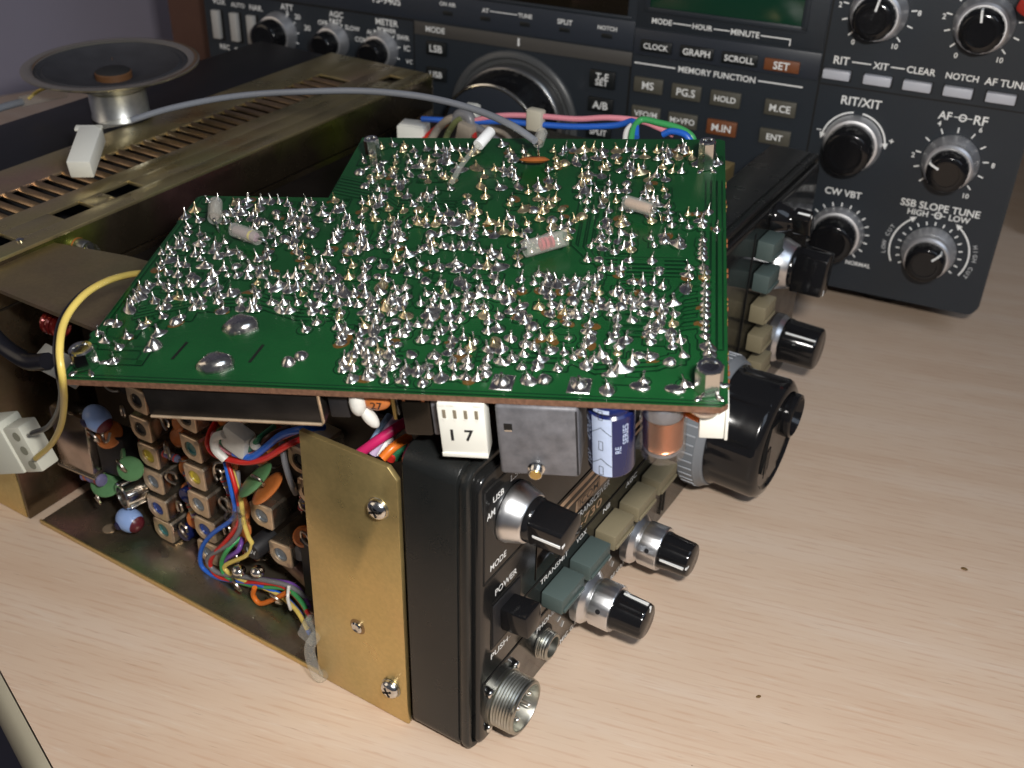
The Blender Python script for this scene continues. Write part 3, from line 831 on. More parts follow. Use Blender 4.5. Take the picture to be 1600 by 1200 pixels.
ele_m = [elm.mesh('small_electrolytic', m) for m in (M_NAVY, M_MATTE, mat('grey_sleeve', (.16, .17, .19), .4))]
rq = random.Random(31)
for gx, zlo, zhi in ((-121, 4, 66), (-99.5, 4, 58), (-143, 14, 62), (-91, 38, 60), (-70, 26, 46), (-72, 8, 20)):
    z = zlo
    while z < zhi:
        z += rq.uniform(3.2, 5.4)
        x = gx+rq.uniform(-3.2, 3.2); y = rq.uniform(17, 24)
        k = rq.random()
        if k < .5: put('resistor', rq.choice(res_m), ic, T(x, y, z) @ Ry(rq.choice((0, PI/2))+rq.uniform(-.4, .4)))
        elif k < .62: put('transistor', tra_m, ic, T(x, y+3, z) @ SIDE @ Rz(rq.uniform(0, 3)))
        elif k < .74: put('small_electrolytic', rq.choice(ele_m), ic, T(x, y+4, z) @ SIDE)
        elif k < .88: put('lead_loop', loop_m, ic, T(x, y-3, z) @ Rz(rq.uniform(-1, 1)) @ Ry(rq.uniform(-1, 1)))
        else: put('ceramic_disc', disc_m, ic, T(x, y, z) @ Rx(rq.uniform(.6, 1.4)) @ Ry(rq.uniform(-.6, .6)))
# two pale blue ceramic beads with maroon ends
for x, y, z, a in ((-146.2, 11, 47.6, .5), (-141.6, 11.2, 9.0, .15)):
    bd = MB().ball((0, 0, 0), 4.0, sx=1.25, u=24, vv=14).obj('ceramic_bead', M_BLUECAP, ic, T(x, y, z) @ Ry(a))
    MB().lathe([(3.05, 0), (2.5, .9), (1.4, 1.6), (0, 1.85)], 22).obj('bead_end', M_MAROON, bd, T(3.25, 0, 0) @ Ry(PI/2))
    MB().lathe([(1.5, 0), (1.2, .4), (0, .55)], 14).obj('bead_dot', mat('navy_paint', (.008, .008, .05), .4), bd, T(-1.4, -3.75, -1.0) @ SIDE)
# trimmer
tr = MB().lathe([(4.6, 0), (4.6, 7.0), (4.2, 7.4), (3.4, 7.4), (3.3, 5.6), (1.4, 5.6), (1.4, 7.0), (0, 7.0)], 30).obj('trimmer', M_CHROME, ic, T(-139.5, 17, 19.6) @ Rz(-.25) @ SIDE)
for k in range(6):
    MB().box(-.6, .6, 4.2, 5.2, 1, 6.6, .2).obj('trimmer_tab', M_CHROME, tr, Rz(k*PI/3))
# crystal in its metal can
xt = MB().box(-7.2, 7.2, -3.2, 3.2, -11.5, 11.5, .9).obj('crystal_can', mat('tarnished_can', (.50, .42, .38), .22, 1, var=.3, vscale=120), ic, T(-157.5, 10.5, 36.5) @ Ry(.06) @ Rz(.12))
MB().box(-7.8, 7.8, -3.7, 3.7, -12.4, -11.2, .3).obj('can_base', M_CAN, xt)
MB().box(-5.6, 5.6, -3.4, 3.4, -8, 8, .5).obj('second_crystal', M_MATTE, ic, T(-145.5, 15.5, 33) @ Rz(.15))
rs_ = MB().lathe([(0, -5), (1.6, -4.8), (2.2, -4), (1.8, -2.6), (1.8, 2.6), (2.2, 4), (1.6, 4.8), (0, 5)], 18).obj('resistor', mat('resistor_blue', (.14, .13, .24), .4), ic, T(-153.5, 9.8, 22.4) @ Ry(PI/2-.1))
for k, c in ((-2.8, (.45, .10, .02)), (2.8, (.30, .03, .03)), (-.9, (.16, .13, .30))):
    MB().lathe([(1.95, -.5), (1.95, .5)], 16).obj('colour_band', mat('band%d' % int(k*10+50), c, .4), rs_, T(0, 0, k))
# coax braid, choke and small parts by the lower wires
for x, y, z in ((-91.5, 10, 13), (-84.5, 11, 15.5)):
    MB().ball((0, 0, 0), 2.2, sz=.8, u=14, vv=8).obj('solder_lug', M_CHROME, ic, T(x, y, z))
ec = MB().lathe([(3.2, 0), (3.2, 8), (2.8, 8.5), (0, 8.5)], 24).obj('small_electrolytic', M_MATTE, ic, T(-86.5, 20, 22) @ SIDE)
letter(ec, '16V', T(0, 0, 8.52), 3.6, None, M_GREYINK, .01)
fe = MB().box(-16, 16, -4, 4, -2.4, 2.4, .5).obj('copper_bar', mat('pink_foil', (.36, .24, .20), .35, .6, var=.3, vscale=90), ic, T(-73, 22, 12) @ Ry(.32) @ Rz(-.1))
MB().box(-8, 8, -4, 4, -2.4, 2.4, .5).obj('copper_bar', MATS['pink_foil'], ic, T(-58, 13, 8.5) @ Ry(.32))
MB().box(-14, 4, 17, 24, 0, 26, .5).obj('dark_module', M_MATTE, ic, T(-58, 0, 4))
# white nylon clip on the upper bundle
cl = MB().box(-4.4, 4.4, -2.6, 2.6, -4.2, 4.2, 1.4).obj('cable_clip', M_CLEAR2, ic, T(-83.4, 10, 65.4) @ Ry(.3))
MB().tube([(-1, -3, -7), (-4.6, -3.4, -5.2), (-5.4, -3, -1.5), (-3, -2.6, 1.5)], 1.25, 10, 6).obj('clip_strap', M_CLEAR2, cl)
MB().ball((6.2, 0, 3.0), 1.8).obj('clip_head', M_CLEAR2, cl)
b = MB(); rg = random.Random(5)
for i in range(7):
    b.ball((rg.uniform(-2.4, 2.4), rg.uniform(-1.5, .5), rg.uniform(-2, 2)), rg.uniform(1.0, 1.9), u=10, vv=8)
b.obj('glue_blob', M_TUBE, ic, T(-88.6, 10.6, 36))
MB().tube([(0, 0, 4), (1.5, -2.4, 2), (2, -2.4, -2), (.6, -1, -4)], .5, 8, 5).obj('lacing_cord', M_CLEAR2, ic, T(-70.5, 9.5, 14))
# side by side wires of the harnesses
WIRES = {
    'b_red': ('red', 0.9, [(-104.2, 22.0, 57.8), (-99.8, 14.0, 57.9), (-94.8, 9.0, 59.1), (-91.7, 9.0, 57.0), (-81.7, 9.0, 58.9), (-72.8, 9.0, 63.9), (-63.8, 9.0, 72.0), (-61.1, 16.0, 72.4)]),
    'b_pink': ('pink', 0.85, [(-106.7, 24.0, 56.2), (-100.6, 16.0, 57.3), (-92.6, 10.0, 60.2), (-89.4, 10.0, 59.3), (-83.0, 10.0, 60.0), (-76.8, 10.0, 63.4), (-69.4, 10.0, 70.6), (-67.5, 18.0, 70.2)]),
    'b_green': ('green', 0.85, [(-98.9, 22.0, 57.1), (-95.2, 14.0, 61.0), (-90.4, 10.0, 61.8), (-84.8, 10.0, 60.8), (-79.6, 10.0, 63.5), (-75.3, 10.0, 68.9), (-77.6, 18.0, 67.1)]),
    'b_blue': ('blue', 1.0, [(-84.8, 9.0, 60.7), (-78.4, 9.0, 62.0), (-72.5, 9.0, 67.5), (-65.7, 9.0, 74.4), (-57.5, 9.0, 79.6), (-57.4, 16.0, 76.1)]),
    'b_brown': ('brown', 0.85, [(-85.4, 11.0, 59.7), (-78.7, 11.0, 63.3), (-72.1, 11.0, 70.4), (-71.7, 18.0, 69.2)]),
    'd_blue': ('blue', 0.72, [(-94.8, 14.0, 50.3), (-91.7, 12.0, 42.2), (-91.4, 12.0, 35.8), (-93.6, 12.0, 30.7), (-103.2, 12.0, 20.7), (-109.1, 12.0, 12.4), (-111.2, 12.0, 5.2), (-109.3, 12.0, 2.1), (-102.6, 12.0, 2.5), (-87.2, 12.0, 8.1), (-76.7, 12.0, 9.0), (-67.0, 9.0, 9.4), (-59.7, 5.0, 8.5)]),
    'd_red': ('red', 0.72, [(-93.7, 14.0, 50.8), (-89.7, 12.0, 43.5), (-89.6, 12.0, 36.4), (-91.4, 12.0, 29.8), (-97.7, 12.0, 20.3), (-104.2, 12.0, 11.9), (-106.7, 12.0, 5.9), (-103.6, 12.0, 2.8), (-94.2, 12.0, 5.5), (-85.6, 12.0, 9.6), (-76.2, 12.0, 13.2), (-68.9, 11.0, 12.4), (-59.9, 6.0, 14.7)]),
    'd_yellow': ('yellow', 0.72, [(-93.7, 15.0, 47.8), (-88.4, 12.0, 40.8), (-88.6, 12.0, 33.0), (-87.5, 12.0, 27.2), (-86.4, 12.0, 24.2), (-89.8, 12.0, 18.4), (-99.1, 12.0, 10.2), (-99.8, 12.0, 7.4), (-94.3, 12.0, 6.8), (-79.3, 12.0, 8.7), (-68.4, 9.0, 10.2), (-60.5, 5.0, 10.1)]),
    'd_grey': ('grey', 0.8, [(-92.5, 16.0, 47.0), (-89.3, 12.0, 38.0), (-90.1, 12.0, 29.9), (-95.7, 12.0, 20.7), (-105.8, 12.0, 10.6), (-107.4, 12.0, 6.6), (-102.8, 12.0, 4.6), (-86.8, 12.0, 10.6), (-73.0, 12.0, 14.6), (-64.8, 12.0, 12.8)]),
    'd_green': ('lime', 0.72, [(-95.5, 16.0, 19.9), (-97.0, 12.0, 17.7), (-101.3, 12.0, 9.6), (-99.5, 12.0, 4.7), (-87.3, 12.0, 7.2), (-74.7, 12.0, 12.7), (-65.4, 9.0, 14.4), (-60.0, 6.0, 13.1)]),
    'd_purple': ('purple', 0.8, [(-94.6, 16.0, 20.3), (-94.0, 13.0, 17.7), (-100.6, 13.0, 10.3), (-100.4, 13.0, 5.0), (-82.5, 13.0, 11.3), (-73.1, 13.0, 14.5), (-68.6, 13.0, 12.5), (-63.0, 9.0, 14.1)]),
    'd_orange': ('orange', 0.8, [(-85.7, 10.0, 9.1), (-86.8, 10.0, 5.1), (-83.9, 10.0, 3.4), (-76.9, 10.0, 9.5), (-71.7, 10.0, 14.6)]),
    'yel': ('yellow', 0.86, [(-146.6, -11.5, 46.2), (-132.7, -14.0, 58.5), (-116.2, -20.0, 74.8), (-99.6, -28.0, 92.6), (-85.3, -36.0, 108.4), (-86.7, -34.0, 115.2), (-91.3, -28.0, 118.3), (-94.5, -20.0, 119.9), (-99.1, -10.0, 117.9), (-108.1, 4.0, 111.3), (-116.4, 18.0, 103.7)]),
    'blk': ('black', 0.75, [(-145.1, -11.5, 55.9), (-132.4, -14.0, 64.5), (-116.2, -20.0, 78.9), (-99.7, -28.0, 95.3), (-87.7, -35.0, 108.7), (-89.7, -33.0, 113.7), (-94.3, -27.0, 116.8), (-98.9, -18.0, 117.5), (-103.2, -8.0, 115.7), (-110.3, 5.0, 109.9)]),
    'blkcable': ('black', 2.6, [(-178.1, 0.0, 79.8), (-168.7, 0.0, 72.9), (-161.3, 0.0, 70.7), (-155.0, 0.0, 70.7), (-147.1, 0.0, 73.8)]),
    'grey': ('cable', 1.08, [(-193.3, 80.7, 113.0), (-185.1, 89.4, 116.0), (-173.2, 99.1, 119.0), (-158.5, 105.8, 122.0), (-137.8, 108.6, 126.0), (-118.6, 111.7, 129.0), (-100.2, 111.4, 131.5), (-84.1, 109.6, 133.0), (-67.4, 105.5, 134.0), (-52.5, 99.4, 134.5), (-42.7, 96.1, 133.0)]),
    'plugwire': ('clear', 1.2, [(-210.1, 77.2, 106.0), (-208.4, 77.9, 108.0), (-203.4, 78.5, 110.0), (-193.3, 80.7, 113.0)]),
    'pk': ('pink', 1.0, [(-110.7, 165.0, 105.1), (-98.2, 165.0, 109.8), (-82.7, 165.0, 112.8), (-66.8, 165.0, 114.9), (-54.6, 165.0, 117.8), (-42.6, 165.0, 119.1), (-35.5, 165.0, 118.1), (-30.2, 165.0, 116.8)]),
    'bl': ('blue', 1.1, [(-132.5, 165.0, 101.7), (-110.7, 165.0, 105.1), (-95.4, 165.0, 108.2), (-82.6, 165.0, 109.8), (-66.6, 165.0, 112.2), (-52.0, 165.0, 115.6), (-44.0, 163.0, 119.1), (-40.3, 158.0, 115.9)]),
    'gr': ('lime', 1.1, [(-40.8, 155.0, 115.1), (-42.4, 160.0, 118.1), (-41.5, 164.0, 120.0), (-35.2, 164.0, 120.2), (-28.3, 164.0, 119.9), (-23.6, 164.0, 118.3), (-22.1, 164.0, 115.7)]),
    'wh': ('white', 1.1, [(-43.1, 156.0, 113.9), (-44.7, 160.0, 116.6), (-44.0, 164.0, 118.4)]),
    'bl2': ('blue', 1.1, [(-32.6, 162.0, 117.4), (-29.6, 162.0, 119.1), (-25.0, 162.0, 119.0), (-22.5, 162.0, 116.9)]),
    'rd2': ('red', 0.9, [(-129.7, 160.0, 94.7), (-128.9, 166.0, 97.4), (-122.9, 166.0, 101.8), (-115.6, 166.0, 104.5)]),
    'or2': ('orange', 0.9, [(-127.9, 160.0, 95.1), (-128.2, 168.0, 96.9), (-121.3, 168.0, 102.1), (-112.7, 168.0, 104.3)]),
    'gy2': ('beige', 1.5, [(-124.1, 158.0, 96.5), (-124.4, 164.0, 100.1), (-120.0, 164.0, 104.2), (-115.7, 164.0, 106.1)]),
    'gn2': ('olive', 1.2, [(-117.6, 158.0, 97.9), (-118.8, 163.0, 100.3), (-115.8, 163.0, 104.6), (-113.0, 163.0, 106.6)]),
    'gy3': ('grey', 1.4, [(-94.9, 160.0, 102.1), (-103.0, 164.0, 102.6), (-110.0, 164.0, 104.8), (-113.7, 164.0, 106.2)]),
    'gy4': ('beige', 1.0, [(-89.5, 160.0, 103.3), (-97.3, 166.0, 103.4), (-107.1, 166.0, 104.1), (-114.2, 166.0, 105.1)]),
    'rd3': ('red', 1.0, [(-104.0, 158.0, 100.8), (-108.3, 164.0, 102.2), (-107.5, 164.0, 104.6)]),
    'hs': ('cable', 1.4, [(-272.4, 73.0, 100.0), (-274.6, 85.7, 100.0), (-274.0, 95.4, 100.0)]),
    'hsleeve': ('clear', 2.1, [(-274.6, 94.9, 100.0), (-272.9, 101.9, 100.0), (-270.2, 112.5, 100.0)]),
    'hyel': ('yellow', 0.7, [(-275.2, 99.2, 100.0), (-271.6, 101.1, 103.0), (-267.5, 103.1, 105.0)]),
    'u_magenta': ('magenta', 1.3, [(-36.8, 6.0, 82.2), (-33.4, 9.0, 85.6), (-30.3, 14.0, 88.3), (-29.9, 20.0, 87.8)]),
    'u_orange': ('orange', 1.2, [(-29.9, 6.0, 83.5), (-28.6, 9.0, 85.6), (-27.5, 14.0, 86.1)]),
    'u_white': ('white', 1.2, [(-33.7, 9.0, 80.8), (-32.9, 12.0, 83.6), (-33.5, 18.0, 84.7)]),
    'u_sky': ('sky', 1.2, [(-37.6, 10.0, 80.0), (-37.5, 14.0, 82.5), (-38.0, 20.0, 84.7)]),
    'u_purple': ('lilac', 1.2, [(-34.5, 8.0, 81.5), (-33.7, 11.0, 84.9), (-32.8, 16.0, 88.1)]),
    'u_red': ('red', 1.2, [(-29.0, 8.0, 82.3), (-29.7, 11.0, 82.6), (-29.1, 16.0, 81.7)]),
    'u_green': ('green', 1.3, [(-27.8, 9.0, 82.7), (-28.9, 12.0, 82.7), (-30.6, 18.0, 80.9)]),
    'tape': ('clear', 1.6, [(-58.5, 5.0, 15.3), (-52.2, 1.0, 17.4), (-52.5, -2.0, 14.9), (-52.9, -2.5, 11.3), (-52.0, -2.5, 6.1), (-51.0, -1.5, 1.1), (-49.9, 1.0, -2.7)]),
    'greywire': ('grey', 0.9, [(-71.2, 14.0, 67.1), (-68.7, 12.0, 61.8), (-67.3, 12.0, 55.8), (-70.1, 16.0, 48.5)])}
harness = ['b_red', 'b_pink', 'b_green', 'b_blue', 'b_brown', 'd_blue', 'd_red', 'd_yellow', 'd_grey', 'd_green', 'd_purple', 'd_orange', 'tape', 'greywire',
           'u_magenta', 'u_orange', 'u_white', 'u_sky', 'u_purple', 'u_red', 'u_green', 'pk', 'bl', 'gr', 'wh', 'bl2', 'rd2', 'or2', 'gy2', 'gn2', 'gy3', 'gy4', 'rd3']
def wire(key, name, parent, m=None):
    c, r, pts = WIRES[key]
    return MB().tube([(x, y, max(z, r+1.7) if y > .5 and z < 40 else max(z, r)) for x, y, z in pts], r, 10, 8).obj(name, m or WM[c], parent)
for k in harness:
    wire(k, 'harness_wire' if k != 'tape' else 'insulating_sleeve', ic, M_CLEAR if k == 'tape' else None)
MB().box(-3, 3, -2, 2, -4, 4, 1).obj('sleeve_knot', M_CLEAR, ic, T(-55.5, 1.5, 15.2) @ Ry(.4))
# plugs behind the loose board
def plug(M, w_, h, d, parent, name='white_plug'):
    o = MB().box(-w_/2, w_/2, -d/2, d/2, 0, h, .6).obj(name, M_WHITE, parent, M)
    MB().box(-w_/2+.8, w_/2-.8, -d/2+.8, d/2-.8, h-.4, h+.5, .3).obj('plug_lip', M_WHITE, o)
    return o
plug(T(-136, 164, 84) @ Rz(.3), 11, 15.5, 8, ic)
plug(T(-119, 178, 92) @ Rz(.2), 6, 14, 6, ic)
MB().box(-3.2, 3.2, -2, 2, -4, 4, 1).obj('cable_tie', mat('natural_nylon', (.50, .47, .38), .5), ic, T(-82.7, 164.8, 111.5))
MB().tube([(-4, 0, 3), (-2, 0, 6), (2, 0, 6), (4, 0, 1)], 2.2, 10, 5).obj('wire_sleeve', WM['grey'], ic, T(-113, 164.5, 101))
MB().box(-3.5, 3.5, -3, 3, -6, 6, 1.2).obj('wire_sleeve', WM['beige'], ic, T(-111, 163, 99.5) @ Ry(.2))

# ================================================================== LOOSE CIRCUIT BOARD
BM = Matrix(((0.91698036, -0.39833665, -0.02179268, 47.668), (0.39283281, 0.91112786, -0.12461305, 22.550),
             (0.06949387, 0.10570684, 0.99196606, 118.0), (0, 0, 0, 1)))
bd = thing('circuit_board', 'loose green circuit board lying solder side up over the open transceiver', 'circuit board', BM)
a_, b_, c_, e_ = 147.4, 121.9, 108.8, 84.3
outline = [(-a_, 1.5), (-a_+1.5, 0), (-1.5, 0), (0, 1.5), (0, b_-1), (-1, b_), (-c_, b_), (-c_, e_), (-a_+1, e_), (-a_, e_-1)]
b = MB(); b.mi = 1
b.prism(outline, -1.6, -.02)
b.mi = 0
b.add([(x, y, 0) for x, y in outline], [tuple(range(len(outline)))])
b.obj('board', [M_TRACE, M_PCBEDGE], bd)

